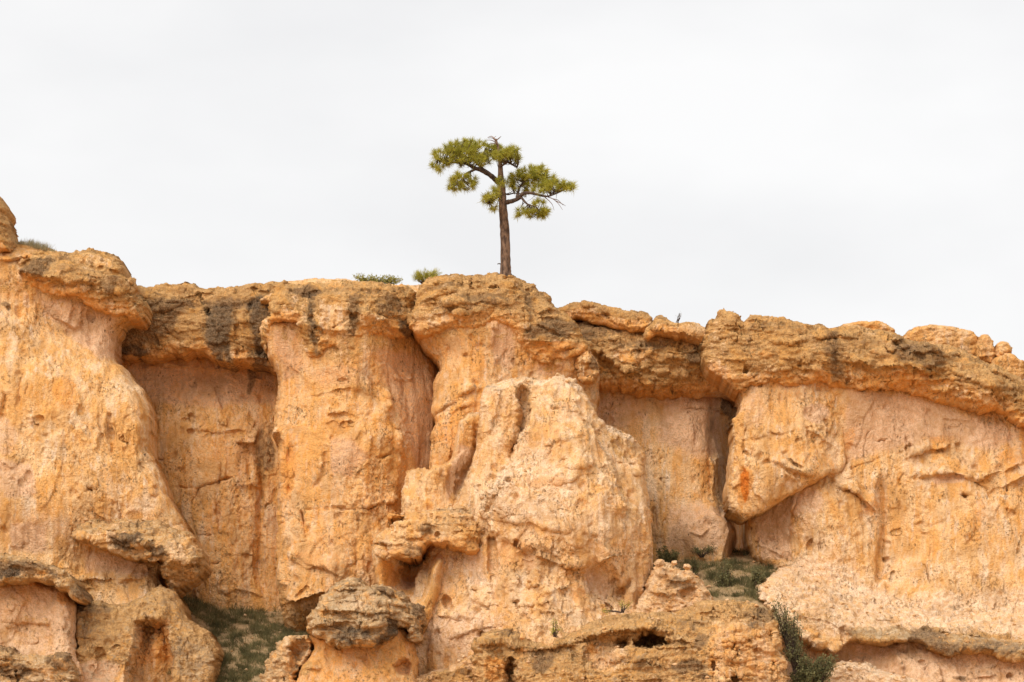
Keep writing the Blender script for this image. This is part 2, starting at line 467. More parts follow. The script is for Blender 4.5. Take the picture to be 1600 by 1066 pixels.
    for f in feats:
        kind = f[0]
        if kind in ('crack', 'ridge', 'lip'):
            pts = np.array(f[1], float)
            mg = 90 if (kind == 'lip' and f[3] > 14) or f[2] > 5 else 34
            lo = pts.min(0) - mg; hi = pts.max(0) + mg
            m = (wu > lo[0]) & (wu < hi[0]) & (wv > lo[1]) & (wv < hi[1])
            if not m.any():
                continue
            pl2 = catmull(pts, False, 6.0)
            dd, ii, t2, sd = seg_dist(wu[m], wv[m], pl2, False)
            frac = (ii + t2) / max(1, len(pl2) - 1)
            taper = sst(0, 0.22, frac) * sst(0, 0.22, 1 - frac)
            if (kind == 'lip' and f[2] < 0.6) or (kind != 'lip' and f[2] <= 4.5):
                taper = taper * np.clip(0.75 + 1.5 * noise(um[m] * 1.7 + seed, vm[m] * 1.7, 12.3), 0.05, 1.25)
            if kind == 'crack':
                d[m] -= 0.8 * f[3] * np.exp(-(dd / (f[2] * 0.85)) ** 2) * taper
            elif kind == 'ridge':
                d[m] += f[3] * np.exp(-(dd / f[2]) ** 2) * taper
            else:                                       # lip: the side on the left of the drawing direction stands proud, f[2] = height, f[3] = reach
                s = -sd * dd
                d[m] += f[2] * sst(-1.2, 1.8, s) * np.exp(-np.clip(s, 0, None) / f[3]) * taper
        elif kind == 'pit':
            _, pu, pv, ru, rv, dep = f[:6]
            r = np.sqrt(((wu - pu) / ru) ** 2 + ((wv - pv) / rv) ** 2)
            d -= dep * (1 - sst(0.55, 1.1, r))
        elif kind == 'bump':
            _, pu, pv, ru, rv, dep = f[:6]
            r = ((wu - pu) / ru) ** 2 + ((wv - pv) / rv) ** 2
            d += dep * np.exp(-r)
        elif kind == 'dent':                            # polygon pushed back: f[1] polygon, f[2] depth, f[3] softness in px
            pg = np.array(f[1], float)
            dd, _, _, _ = seg_dist(wu, wv, pg)
            ii = inside(wu, wv, pg)
            s = np.where(ii, dd, -dd)
            d -= f[2] * sst(-f[3] * 0.3, f[3], s)
    # coarse grid for normals
    G = np.zeros(U.shape, np.float32); G[need] = d
    UM = np.zeros(U.shape, np.float32); UM[need] = um; VM = np.zeros(U.shape, np.float32); VM[need] = vm
    idm = -np.ones(U.shape, np.int64); idm[need] = np.arange(need.sum())
    gx = np.zeros_like(G); gz = np.zeros_like(G)
    both = need[:, 2:] & need[:, :-2]
    gx[:, 1:-1] = np.where(both, (G[:, 2:] - G[:, :-2]) / (2 * st * k), 0)
    both = need[2:] & need[:-2]
    gz[1:-1] = np.where(both, -(G[2:] - G[:-2]) / (2 * st * k), 0)
    gx = np.clip(gx[need], -2.5, 2.5); gz = np.clip(gz[need], -2.5, 2.5)
    edge = (dist < 2.0)
    nl = np.sqrt(gx * gx + gz * gz + 1)
    nX, nY, nZ = -gx / nl, -1 / nl, -gz / nl
    f0 = (D + y0) / D
    X = um.copy(); Y = (y0 - d).astype(np.float32); Z = (ZC + ((1066 - v) * PX - ZC) * f0).astype(np.float32)
    # masks
    M = {c: np.zeros(u.shape, np.float32) for c in ('cap', 'varnish_shade', 'pink', 'orange', 'cream', 'black', 'grey', 'rust')}  # the two dark channels hold rock varnish and painted recess shade
    for c, val in (base or ({'cap': 0.70, 'varnish_shade': 0.12} if style == 'cap' else {})).items():
        M[c][:] = val
    mu = u + 10 * noise(um * 0.8 + 31 + seed, vm * 0.8, 1.1) + 6 * noise(um * 2.2, vm * 2.2, 6.6 + seed)
    mv = v + 10 * noise(um * 0.8, vm * 0.8 + 31, 3.1) + 6 * noise(um * 2.2, vm * 2.2 + seed, 9.6)
    for mk in masks:
        c, shape, val = mk[0], mk[1], mk[2]
        soft = mk[3] if len(mk) > 3 else 14.0
        if c in ('varnish_shade', 'black') and val > 0:
            val = min(1.0, val * 1.35)
        wf = 0.3 if soft <= 5 else 1.0
        mu_, mv_ = u + (mu - u) * wf, v + (mv - v) * wf
        if len(shape) == 4 and isinstance(shape[0], (int, float)):      # ellipse cx, cy, rx, ry
            r = np.sqrt(((mu_ - shape[0]) / shape[2]) ** 2 + ((mv_ - shape[1]) / shape[3]) ** 2)
            q = 1 - sst(0.6, 1.25, r)
        else:
            pg = np.array(shape, float)
            dd, _, _, _ = seg_dist(mu_, mv_, pg)
            s = np.where(inside(mu_, mv_, pg), dd, -dd)
            q = sst(-soft, soft, s)
        if val >= 0:
            M[c] = np.maximum(M[c], q * val)
        else:
            M[c] = M[c] * (1 + q * val)
    if style == 'cap':
        M['orange'] = np.maximum(M['orange'], 0.62 * (wear > 0.4) * kk[idx] * (1 - sst(4, 30, dist)))
        M['cap'] *= 1 - wear * kk[idx] * (1 - sst(2, 26, dist))      # the lower edge of a cap weathers to wall colour
    smoothf = 1 - 0.65 * np.clip(M['pink'], 0, 1)
    # relief noise in metres
    sx = seed * 3.1
    patch = sst(-0.12, 0.22, noise(X * 0.5 + 40 + sx, Y * 0.5, Z * 0.4))        # crumbly patches between smoother faces
    if style == 'wall':
        flx = X + 0.25 * noise(X * 0.7, Y * 0.7, Z * 0.4 + sx)
        n = 0.17 * fbm(X * 0.45 + sx, Y * 0.45, Z * 0.4, 3)
        n = n + 0.085 * fbm(flx * 1.6 + sx, Y * 1.0, Z * 0.22, 3, 0.6)
        n = n + 0.040 * noise(flx * 5.2 + sx, Y * 2.0, Z * 0.55) * (1.2 - 0.6 * patch)
        n = n + 0.034 * fbm(X * 2.3, Y * 2.3 + sx, Z * 1.6, 3, 0.62) * smoothf
        _, ce, fc = cells(flx * 0.95 + 0.35 * noise(X * 1.3, Y * 1.3, Z * 1.3), Y * 0.6, Z * 0.45 + 0.3 * noise(X * 1.1 + 9, Y, Z * 1.1) + sx)
        n = n + 0.11 * fc * sst(0, 0.05, ce)
        _, ce, fc = cells(flx * 2.9 + 0.3 * noise(X * 3, Y * 3, Z * 3) + sx, Y * 2.5, Z * 1.9)
        n = n + 0.085 * fc * (0.25 + patch) * smoothf
        rd = 1 - 2.2 * np.abs(fbm(X * 2.6 + 7 + sx, Y * 2.6, Z * 3.2, 3, 0.6))
        n = n + 0.030 * (rd - 0.4) * patch * smoothf
        n = n + 0.040 * fine * fbm(X * 7.0, Y * 7.0, Z * 5.5 + sx, 3, 0.7) * (0.5 + 1.0 * patch) * smoothf
        pv_, pe, _ = cells(X * 2.6 + sx, Y * 2.6, Z * 2.1)
        n = n - 0.13 * (pv_ > 0.89) * sst(0.15, 0.6, pe)
    elif style == 'cap':
        wz = Z + 0.10 * X * math.sin(seed) * 0.5 + 0.30 * noise(X * 0.35 + sx, Y * 0.35, Z * 0.5)
        n = 0.17 * fbm(X * 0.55 + sx, Y * 0.55, Z * 0.6, 3)
        _, ce, fc = cells(X * 0.9 + 0.25 * noise(X * 1.2, Y * 1.2, Z * 1.5) + sx, Y * 0.8, wz * 1.9 + 0.15 * noise(X * 2, Y * 2, Z * 2))
        n = n + 0.16 * fc - 0.04 * (1 - sst(0, 0.05, ce))
        _, ce2, fc2 = cells(X * 2.2 + 0.25 * noise(X * 3, Y * 3, Z * 3) + sx, Y * 2.1, wz * 4.8)
        n = n + 0.14 * fc2 - 0.025 * (1 - sst(0, 0.06, ce2))
        n = n + 0.08 * noise(X * 0.7 + sx, Y * 0.7, wz * 5.0) + 0.06 * noise(X * 1.4, Y * 1.4, wz * 12.0 + sx)
        rd = 1 - 2.2 * np.abs(fbm(X * 2.4 + sx, Y * 2.4, Z * 3.4, 3, 0.62))
        n = n + 0.05 * (rd - 0.4)
        n = n + 0.050 * fine * fbm(X * 6.0, Y * 6.0, Z * 8.0 + sx, 3, 0.72)
    else:                                               # rubble
        n = 0.15 * fbm(X * 0.8 + sx, Y * 0.8, Z * 0.8, 4)
        _, ce, fc = cells(X * 1.7 + 0.3 * noise(X * 2, Y * 2, Z * 2) + sx, Y * 1.8, Z * 3.0 + 0.3 * X)
        n = n + 0.26 * fc - 0.05 * (1 - sst(0, 0.06, ce))
        _, ce2, fc2 = cells(X * 4.4 + sx, Y * 4.4, Z * 7.0 + 0.9 * X)
        n = n + 0.11 * fc2
        n = n + 0.05 * fine * fbm(X * 5.0, Y * 5.0, Z * 7.0 + sx, 3, 0.7)
    n = n * amp
    X = X + nX * n; Y = Y + nY * n; Z = Z + nZ * n * np.where(edge, 0.4, 1.0)
    # faces
    r, c = np.nonzero(cell)
    faces = np.stack([idm[r, c], idm[r + 1, c], idm[r + 1, c + 1], idm[r, c + 1]], 1)
    verts = np.stack([X, Y, Z], 1)
    # sides run back into the hill
    e = np.concatenate([faces[:, [0, 1]], faces[:, [1, 2]], faces[:, [2, 3]], faces[:, [3, 0]]])
    key = np.sort(e, 1); key = key[:, 0] * (len(verts) + 1) + key[:, 1]
    uq, inv, cnt = np.unique(key, return_inverse=True, return_counts=True)
    be = e[cnt[inv] == 1]
    bv = np.unique(be); remap = -np.ones(len(verts), np.int64); remap[bv] = np.arange(len(bv)) + len(verts)
    bk = verts[bv].copy(); bk[:, 1] += back
    sk = np.stack([be[:, 1], be[:, 0], remap[be[:, 0]], remap[be[:, 1]]], 1)
    verts = np.concatenate([verts, bk]); faces = np.concatenate([faces, sk])
    o = mesh_obj(name, verts, faces, ROCK, parent)
    src = np.concatenate([np.arange(need.sum()), bv])
    for an, keys in (('m1', ('cap', 'varnish_shade', 'pink', 'grey')), ('m2', ('orange', 'cream', 'black', 'rust'))):
        at_ = o.data.attributes.new(an, 'FLOAT_COLOR', 'POINT')
        arr = np.ones((len(verts), 4), np.float32)
        for i, kk in enumerate(keys):
            arr[:, i] = M[kk][src]
        at_.data.foreach_set('color', arr.ravel())
    return o
# ------------------------------------------------------------------ the setting: canyon floor and the high ground behind the rim
def sheet(name, rows, mat, kind='structure', n=(60, 40), rough=0.15, freq=0.5):
    """ruled sheet through rows of world points (front row first)"""
    R_ = np.array(rows, float)
    ti = np.linspace(0, R_.shape[0] - 1, n[1]); si = np.linspace(0, R_.shape[1] - 1, n[0])
    out = []
    for t_ in ti:
        a = min(int(t_), R_.shape[0] - 2); f = t_ - a
        row = R_[a] * (1 - f) + R_[a + 1] * f
        for s_ in si:
            c = min(int(s_), R_.shape[1] - 2); g = s_ - c
            out.append(row[c] * (1 - g) + row[c + 1] * g)
    P = np.array(out, np.float32)
    P[:, 2] += rough * fbm(P[:, 0] * freq, P[:, 1] * freq, 0.5, 3)
    r, c = np.meshgrid(np.arange(n[1] - 1), np.arange(n[0] - 1), indexing='ij')
    i = (r * n[0] + c).ravel()
    o = mesh_obj(name, P, np.stack([i, i + 1, i + n[0] + 1, i + n[0]], 1), mat)
    if kind:
        o['kind'] = kind
    return o

sheet('ground', [[(-3000, -3000, -60), (-300, -3000, -60), (300, -3000, -60), (3000, -3000, -60)],
                 [(-3000, -300, -14), (-300, -300, -14), (300, -300, -14), (3000, -300, -14)],
                 [(-3000, -130, -10.3), (-300, -130, -10.3), (300, -130, -10.3), (3000, -130, -10.3)],
                 [(-3000, -40, -7.0), (-300, -40, -7.0), (300, -40, -7.0), (3000, -40, -7.0)],
                 [(-3000, -7, -2.2), (-300, -7, -2.2), (300, -7, -2.2), (3000, -7, -2.2)],
                 [(-3000, 12, -0.8), (-300, 12, -0.8), (300, 12, -0.8), (3000, 12, -0.8)]], SOIL, n=(181, 121), rough=0.25)
rim = [(-1500, 380), (-60, 395), (150, 415), (230, 470), (420, 460), (640, 455), (830, 452), (880, 495), (1010, 505), (1110, 520), (1300, 525), (1450, 545), (1600, 600), (3100, 640)]
rimz = [at(a, b + 22, 3.5) for a, b in rim]
sheet('plateau', [[(p[0], 3.5, p[2]) for p in rimz], [(p[0], 20, p[2] + 0.2) for p in rimz], [(p[0] * 1.5, 120, p[2]) for p in rimz], [(p[0] * 4, 900, p[2] - 3) for p in rimz]], SOIL, n=(220, 40), rough=0.2)

# ------------------------------------------------------------------ left alcove wall (recessed, varnished cap)
t = thing('cliff_wall', 'recessed cliff wall with dark varnished cap between the left buttress and the middle pillar', 'cliff wall', at(320, 960, 3.2))
rock('wall', t, [(140, 500), (300, 510), (460, 520), (470, 700), (470, 1010), (300, 1010), (230, 960), (200, 800), (150, 600)], 4.3, 'wall', R=8, T=0.6, seed=1.3, base={'orange': 0.42, 'varnish_shade': 0.12},
     ctrl=[(200, 560, -0.9), (320, 580, -0.7), (430, 580, -0.9), (200, 640, -0.4), (320, 650, 0.0), (430, 650, -0.5), (260, 760, 0.1), (340, 760, 0.35), (430, 760, -0.3), (260, 900, 0.3), (340, 900, 0.6), (430, 900, 0.0), (330, 980, 0.4), (460, 980, 0.1)],
     feats=[('lip', [(215, 556), (255, 568), (300, 572), (340, 575), (372, 574)], 0.35, 14),
            ('crack', [(270, 762), (300, 764), (330, 757), (368, 748)], 2.2, 0.30),
            ('lip', [(290, 668), (310, 672), (335, 676), (372, 672), (398, 676)], 0.25, 10),
            ('lip', [(366, 690), (385, 694), (402, 690), (402, 668)], 0.35, 12),
            ('crack', [(385, 700), (390, 740), (400, 780)], 3, 0.2), ('crack', [(338, 690), (345, 730), (340, 790), (350, 860)], 4, 0.18),
            ('crack', [(275, 790), (290, 830), (310, 870)], 5, 0.25), ('lip', [(300, 800), (310, 840), (318, 890)], 0.2, 12),
            ('crack', [(404, 690), (408, 760), (405, 850), (412, 940)], 6, 0.45), ('pit', 300, 650, 4, 7, 0.25), ('pit', 298, 675, 6, 4, 0.2),
            ('lip', [(350, 870), (380, 868), (410, 875)], 0.18, 14), ('lip', [(340, 930), (380, 925), (420, 935)], 0.2, 10)],
     masks=[('pink', [(190, 560), (430, 570), (430, 625), (330, 635), (230, 630)], 1.0, 16), ('orange', (360, 720, 40, 35), 0.55), ('orange', (345, 820, 30, 50), 0.5),
            ('varnish_shade', [(384, 560), (402, 560), (398, 590), (388, 615), (383, 615)], 0.9, 4), ('varnish_shade', (412, 700, 18, 55), 0.55), ('cap', (320, 655, 110, 22), 0.35)])
rock('cap_rock', t, [(150, 458), (195, 443), (222, 442), (250, 441), (275, 437), (300, 438), (320, 442), (360, 441), (400, 437), (445, 434), (455, 500), (452, 577), (420, 577), (396, 566), (376, 561), (362, 570), (345, 567), (331, 561), (318, 549), (300, 549), (280, 553), (250, 552), (235, 557), (214, 556), (190, 557), (170, 552), (160, 540)], 2.9, 'cap', R=18, T=1.0, seed=2.1, amp=0.8, back=5, base={'cap': 0.8, 'varnish_shade': 0.33},
     ctrl=[(180, 460, -0.5), (320, 458, -0.3), (440, 455, -0.3), (190, 520, -0.1), (250, 505, 0.1), (340, 510, 0.25), (430, 510, 0), (190, 550, -0.8), (260, 550, -0.3), (350, 560, 0.1), (430, 560, -0.3)],
     feats=[('lip', [(315, 535), (335, 540), (365, 538)], 0.2, 14), ('crack', [(368, 480), (372, 520), (370, 560)], 4, 0.25), ('lip', [(200, 470), (280, 472), (330, 466)], 0.12, 10)],
     masks=[('black', [(318, 478), (364, 474), (368, 515), (362, 530), (370, 572), (340, 565), (322, 540), (316, 500)], 0.72, 10), ('varnish_shade', [(222, 468), (300, 466), (310, 480), (280, 490), (262, 520), (250, 540), (226, 540), (195, 552), (175, 550), (180, 520), (200, 500)], 0.85, 10),
            ('varnish_shade', [(310, 464), (440, 462), (440, 480), (320, 482)], 0.8, 8), ('black', [(384, 462), (440, 455), (440, 575), (388, 580), (394, 520)], 0.65, 12), ('black', (205, 546, 30, 9), 0.8),  # last ellipse paints the shade of the cavity at lower left
            ('orange', (290, 520, 26, 18), 0.6), ('orange', [(364, 505), (386, 505), (388, 550), (368, 556)], 1.0, 5), ('orange', (300, 545, 60, 8), 0.5)])

# ------------------------------------------------------------------ right recessed wall
t = thing('cliff_wall', 'shaded recessed cliff wall behind the pale outcrop, under a broken layered overhang', 'cliff wall', at(1060, 860, 3.4))
rock('wall', t, [(890, 560), (1000, 580), (1100, 590), (1175, 590), (1195, 700), (1200, 905), (1000, 905), (900, 800)], 4.2, 'wall', R=8, T=0.5, seed=3.7, amp=0.85,
     ctrl=[(920, 610, -0.2), (1000, 620, -0.1), (1080, 625, -0.1), (1120, 640, -0.5), (1145, 660, -2.4), (1165, 680, -3.0), (950, 700, 0), (1040, 700, 0.1), (1105, 700, 0.2), (1135, 740, -1.0), (1160, 740, -2.8), (1000, 800, 0.4), (1060, 800, 0.6), (1120, 800, 0.6), (1150, 830, 0.2), (1160, 825, -3.5), (1168, 845, -5.0), (1185, 845, -5.0), (1000, 880, 0.6), (1080, 880, 0.9), (1140, 880, 0.6)],
     feats=[('crack', [(905, 625), (960, 645), (985, 648)], 2, 0.08), ('crack', [(1060, 636), (1100, 640), (1145, 636)], 2.2, 0.22), ('crack', [(995, 610), (995, 628), (1000, 640)], 2, 0.1),
            ('lip', [(1110, 705), (1112, 740), (1110, 780)], 0.25, 14), ('lip', [(1112, 813), (1130, 803), (1150, 797)], 0.2, 14), ('crack', [(1020, 790), (1025, 820), (1035, 838)], 2.5, 0.25),
            ('crack', [(1030, 745), (1040, 760), (1045, 772)], 2.5, 0.25), ('lip', [(1070, 835), (1090, 845), (1110, 828)], 0.18, 12), ('bump', 1130, 760, 14, 50, 0.3)],
     masks=[('pink', [(1040, 600), (1130, 605), (1130, 705), (1080, 720), (1030, 690)], 0.9, 18), ('pink', [(1040, 790), (1150, 790), (1150, 870), (1040, 870)], 0.7, 18), ('pink', (960, 640, 60, 30), 0.6), ('orange', (1030, 830, 14, 40), 0.3), ('varnish_shade', (1110, 655, 8, 30), 0.4), ('varnish_shade', (1035, 755, 10, 20), 0.3), ('varnish_shade', (1150, 620, 20, 30), 0.8)])  # dark ellipse at the upper right paints shade in the deep crack
rock('cap_rock', t, [(850, 520), (870, 500), (900, 495), (960, 495), (1010, 505), (1060, 510), (1110, 515), (1150, 530), (1165, 560), (1165, 612), (1135, 607), (1112, 613), (1087, 616), (1045, 618), (995, 613), (962, 608), (917, 600), (890, 590), (870, 560)], 2.8, 'cap', R=26, T=1.3, seed=4.4, back=5, Rb=14, Tb=0.7,
     ctrl=[(880, 510, 0.1), (960, 510, -0.1), (1060, 515, -0.2), (1130, 530, 0), (900, 550, 0.6), (960, 545, 0.5), (1020, 550, 0.4), (1090, 560, 0.3), (1140, 570, 0), (920, 590, -0.3), (980, 595, -0.2), (1060, 600, -0.4), (1130, 600, -0.8)],
     feats=[('lip', [(935, 555), (960, 572), (990, 588)], 0.55, 22), ('crack', [(930, 548), (940, 565), (965, 592)], 6, 0.5), ('lip', [(985, 540), (1020, 560), (1080, 566), (1120, 572)], 0.25, 14), ('lip', [(1000, 578), (1040, 585), (1100, 590)], 0.2, 10), ('lip', [(950, 585), (1000, 598), (1060, 605)], 0.2, 8)],
     masks=[('varnish_shade', (905, 520, 50, 26), 0.65), ('varnish_shade', (1000, 545, 50, 14), 0.55), ('varnish_shade', (1085, 558, 18, 14), 0.7), ('varnish_shade', (950, 510, 24, 16), 0.6), ('orange', (970, 572, 34, 14), 0.6), ('orange', (1050, 602, 70, 9), 0.6), ('cap', (985, 560, 30, 12), -0.6), ('cap', (900, 575, 30, 20), -0.6)])
rock('upper_ledge', t, [(862, 486), (878, 474), (892, 470), (912, 469), (932, 473), (946, 476), (956, 477), (975, 484), (1000, 483), (1012, 489), (1022, 497), (1024, 512), (1010, 519), (985, 516), (960, 512), (935, 504), (905, 498), (880, 500)], 2.3, 'cap', R=12, T=0.7, seed=5.2, amp=0.7,
     feats=[('lip', [(900, 488), (925, 490), (950, 498), (975, 506)], 0.35, 10), ('lip', [(905, 478), (940, 482), (955, 488)], 0.25, 8), ('pit', 943, 492, 7, 4, 0.4)],
     masks=[('orange', (920, 478, 40, 9), 0.7), ('orange', (990, 495, 22, 14), 0.35), ('cap', (940, 500, 50, 6), -0.6), ('varnish_shade', (1000, 488, 26, 5), 0.3)])
rock('ledge_block', t, [(1006, 525), (1010, 510), (1022, 500), (1026, 491), (1036, 489), (1043, 494), (1052, 500), (1062, 502), (1076, 499), (1098, 505), (1114, 509), (1122, 525), (1112, 538), (1098, 540), (1080, 533), (1060, 527), (1040, 523), (1022, 522), (1012, 530)], 1.9, 'cap', R=10, T=0.7, seed=6.1, amp=0.6,
     feats=[('lip', [(1012, 512), (1040, 518), (1070, 524), (1095, 533)], 0.4, 14), ('crack', [(1042, 502), (1044, 518)], 2.5, 0.2), ('crack', [(1060, 505), (1061, 522)], 2, 0.15)],
     masks=[('orange', (1060, 512, 45, 12), 0.35), ('pink', (1080, 515, 30, 10), 0.4), ('cap', (1075, 514, 40, 10), -0.5), ('varnish_shade', (1035, 494, 14, 5), 0.4)])

# ------------------------------------------------------------------ middle pillar
t = thing('rock_pillar', 'orange rock pillar with brown streaked cap below the two small rim bushes', 'rock pillar', at(540, 960, 1.0))
rock('wall', t, [(412, 495), (520, 490), (640, 495), (660, 525), (675, 548), (688, 575), (690, 640), (690, 800), (680, 930), (600, 990), (480, 1000), (448, 985), (438, 950, 16, 0.8), (430, 900, 16, 0.8), (432, 850, 16, 0.8), (433, 760, 16, 0.8), (432, 690, 14, 0.8), (424, 676, 12, 0.7), (427, 640, 14, 0.7), (431, 605, 14, 0.7), (432, 585, 12, 0.6), (427, 570, 12, 0.6), (416, 550, 12, 0.6)], 1.1, 'wall', R=24, T=1.3, seed=7.9, base={'orange': 0.45},
     ctrl=[(425, 520, 0.1), (470, 530, 0.1), (530, 540, 0.45), (590, 540, 0.1), (640, 545, -1.7), (680, 560, -2.6), (440, 600, -0.2), (510, 600, 0.3), (575, 600, 0.1), (615, 600, -1.0), (655, 610, -1.6), (685, 620, -2.6), (445, 700, 0.1), (520, 690, 0.7), (600, 690, 0.5), (640, 700, -0.7), (680, 710, -1.9), (440, 800, 0.2), (530, 800, 0.9), (600, 790, 0.5), (660, 800, -0.9), (450, 900, 0.5), (530, 900, 1.1), (620, 900, 0.5), (470, 950, 0.6), (500, 985, -0.8), (560, 985, 0.2)],
     feats=[('lip', [(620, 770), (628, 735), (632, 705), (624, 680), (612, 640), (602, 600), (592, 560)], 0.45, 26),
            ('crack', [(618, 565), (625, 580), (640, 588)], 3, 0.2), ('lip', [(612, 585), (635, 588), (650, 580)], 0.2, 12),
            ('crack', [(475, 800), (530, 799), (575, 798), (600, 790), (625, 782)], 2.4, 0.30), ('lip', [(570, 799), (600, 791), (626, 780)], 0.3, 16),
            ('crack', [(585, 718), (600, 717), (612, 710)], 2.5, 0.3), ('lip', [(510, 650), (540, 648), (560, 655), (572, 648)], 0.22, 16),
            ('lip', [(418, 676), (432, 678), (438, 674)], 0.3, 14), ('crack', [(455, 690), (452, 730), (450, 780)], 4, 0.22), ('crack', [(510, 700), (508, 740), (490, 770)], 5, 0.18),
            ('crack', [(474, 800), (476, 825), (478, 845)], 4, 0.4), ('lip', [(445, 865), (470, 885), (510, 898), (540, 905)], 0.35, 22), ('crack', [(452, 868), (490, 890), (520, 900)], 3, 0.25),
            ('lip', [(440, 935), (465, 945), (500, 932), (530, 940)], 0.6, 20), ('crack', [(560, 800), (562, 850), (556, 890)], 3, 0.12), ('pit', 521, 688, 4, 6, 0.12), ('crack', [(660, 690), (655, 740), (658, 780)], 3, 0.15),
            ('bump', 535, 720, 30, 40, 0.2), ('lip', [(480, 620), (540, 612), (590, 622)], 0.12, 25)],
     masks=[('cap', [(424, 500), (640, 500), (660, 540), (600, 548), (560, 566), (500, 572), (450, 556)], 0.55, 16), ('orange', [(420, 520), (600, 530), (600, 640), (430, 640)], 0.45, 20), ('pink', [(585, 545), (640, 545), (680, 580), (685, 700), (660, 740), (640, 700), (620, 640), (600, 600)], 1.0, 14), ('pink', [(428, 515), (470, 512), (476, 545), (474, 580), (440, 590)], 0.9, 8), ('pink', [(515, 690), (550, 685), (575, 720), (550, 750), (520, 745)], 1.0, 10), ('cream', (540, 720, 22, 26), 0.45),
            ('pink', (530, 590, 60, 20), 0.5), ('pink', (620, 890, 60, 60), 0.5), ('pink', (500, 870, 40, 40), 0.4), ('orange', (450, 730, 18, 60), 0.8), ('orange', (530, 670, 26, 14), 0.8), ('orange', (495, 710, 22, 45), 0.45), ('orange', (500, 640, 60, 20), 0.35), ('orange', (610, 700, 20, 50), 0.5), ('orange', (500, 860, 12, 22), 0.6), ('orange', (465, 535, 8, 25), 0.7),
            ('varnish_shade', (470, 960, 30, 16), 0.35), ('varnish_shade', (447, 855, 8, 14), 0.4)])
rock('cap_rock', t, [(424, 455), (430, 444), (442, 438), (470, 439), (500, 437), (560, 432), (600, 436), (625, 441), (648, 448), (654, 465), (650, 490), (642, 505), (634, 516), (612, 523), (585, 528), (562, 531), (556, 550), (540, 546), (525, 545), (507, 551), (494, 558), (480, 555), (474, 530), (469, 506), (450, 500), (428, 508), (420, 520), (418, 545), (410, 540), (406, 522), (414, 505), (422, 485)], 0.85, 'cap', R=15, T=0.7, seed=8.3, Rb=6, Tb=0.2,
     ctrl=[(430, 455, -0.3), (530, 446, -0.3), (640, 456, -0.9), (430, 490, 0.2), (480, 490, 0.35), (550, 490, 0.45), (600, 495, 0.2), (640, 495, -0.8), (412, 530, -0.4), (485, 545, 0.2), (540, 535, 0.2), (610, 515, -0.3)],
     feats=[('lip', [(424, 478), (450, 476), (468, 480)], 0.25, 10), ('lip', [(422, 494), (445, 490), (470, 494)], 0.25, 8), ('crack', [(488, 470), (486, 500), (490, 530), (498, 552)], 4, 0.3), ('crack', [(550, 480), (552, 510), (553, 540)], 3.5, 0.2), ('lip', [(500, 520), (530, 524), (552, 518)], 0.15, 12), ('lip', [(560, 500), (600, 505), (630, 495)], 0.2, 14), ('crack', [(612, 450), (622, 475), (618, 500)], 5, 0.2)],
     masks=[('cap', [(500, 480), (545, 480), (548, 545), (500, 545)], -0.75, 10), ('cap', [(560, 495), (620, 490), (620, 525), (560, 530)], -0.6, 10), ('cap', (445, 505, 26, 14), -0.6), ('orange', (520, 510, 22, 28), 0.35), ('orange', (445, 495, 26, 8), 0.5), ('black', [(476, 455), (498, 455), (494, 500), (502, 540), (508, 560), (490, 556), (482, 520)], 0.55, 9), ('varnish_shade', [(542, 460), (564, 460), (560, 550), (546, 550)], 0.6, 10), ('varnish_shade', (478, 456, 26, 12), 0.9), ('black', (641, 505, 18, 22), 0.8), ('varnish_shade', (610, 480, 26, 24), 0.55), ('varnish_shade', (560, 452, 90, 7), 0.4)])  # black ellipse at the right edge paints shade in the crevice between pillars
rock('upper_slope', t, [(418, 455), (428, 437), (434, 429), (452, 425), (475, 423), (505, 422), (540, 423), (570, 429), (610, 433), (640, 436), (665, 438), (665, 475), (420, 478)], 3.0, 'rubble', R=10, T=0.7, seed=9.1, amp=0.5, base={'cream': 0.3, 'orange': 0.35},
     ctrl=[(420, 440, -1), (540, 433, -1), (660, 445, -1), (420, 470, 0.6), (540, 470, 0.6), (660, 475, 0.6)], masks=[('cap', (520, 433, 60, 3), 0.5)])

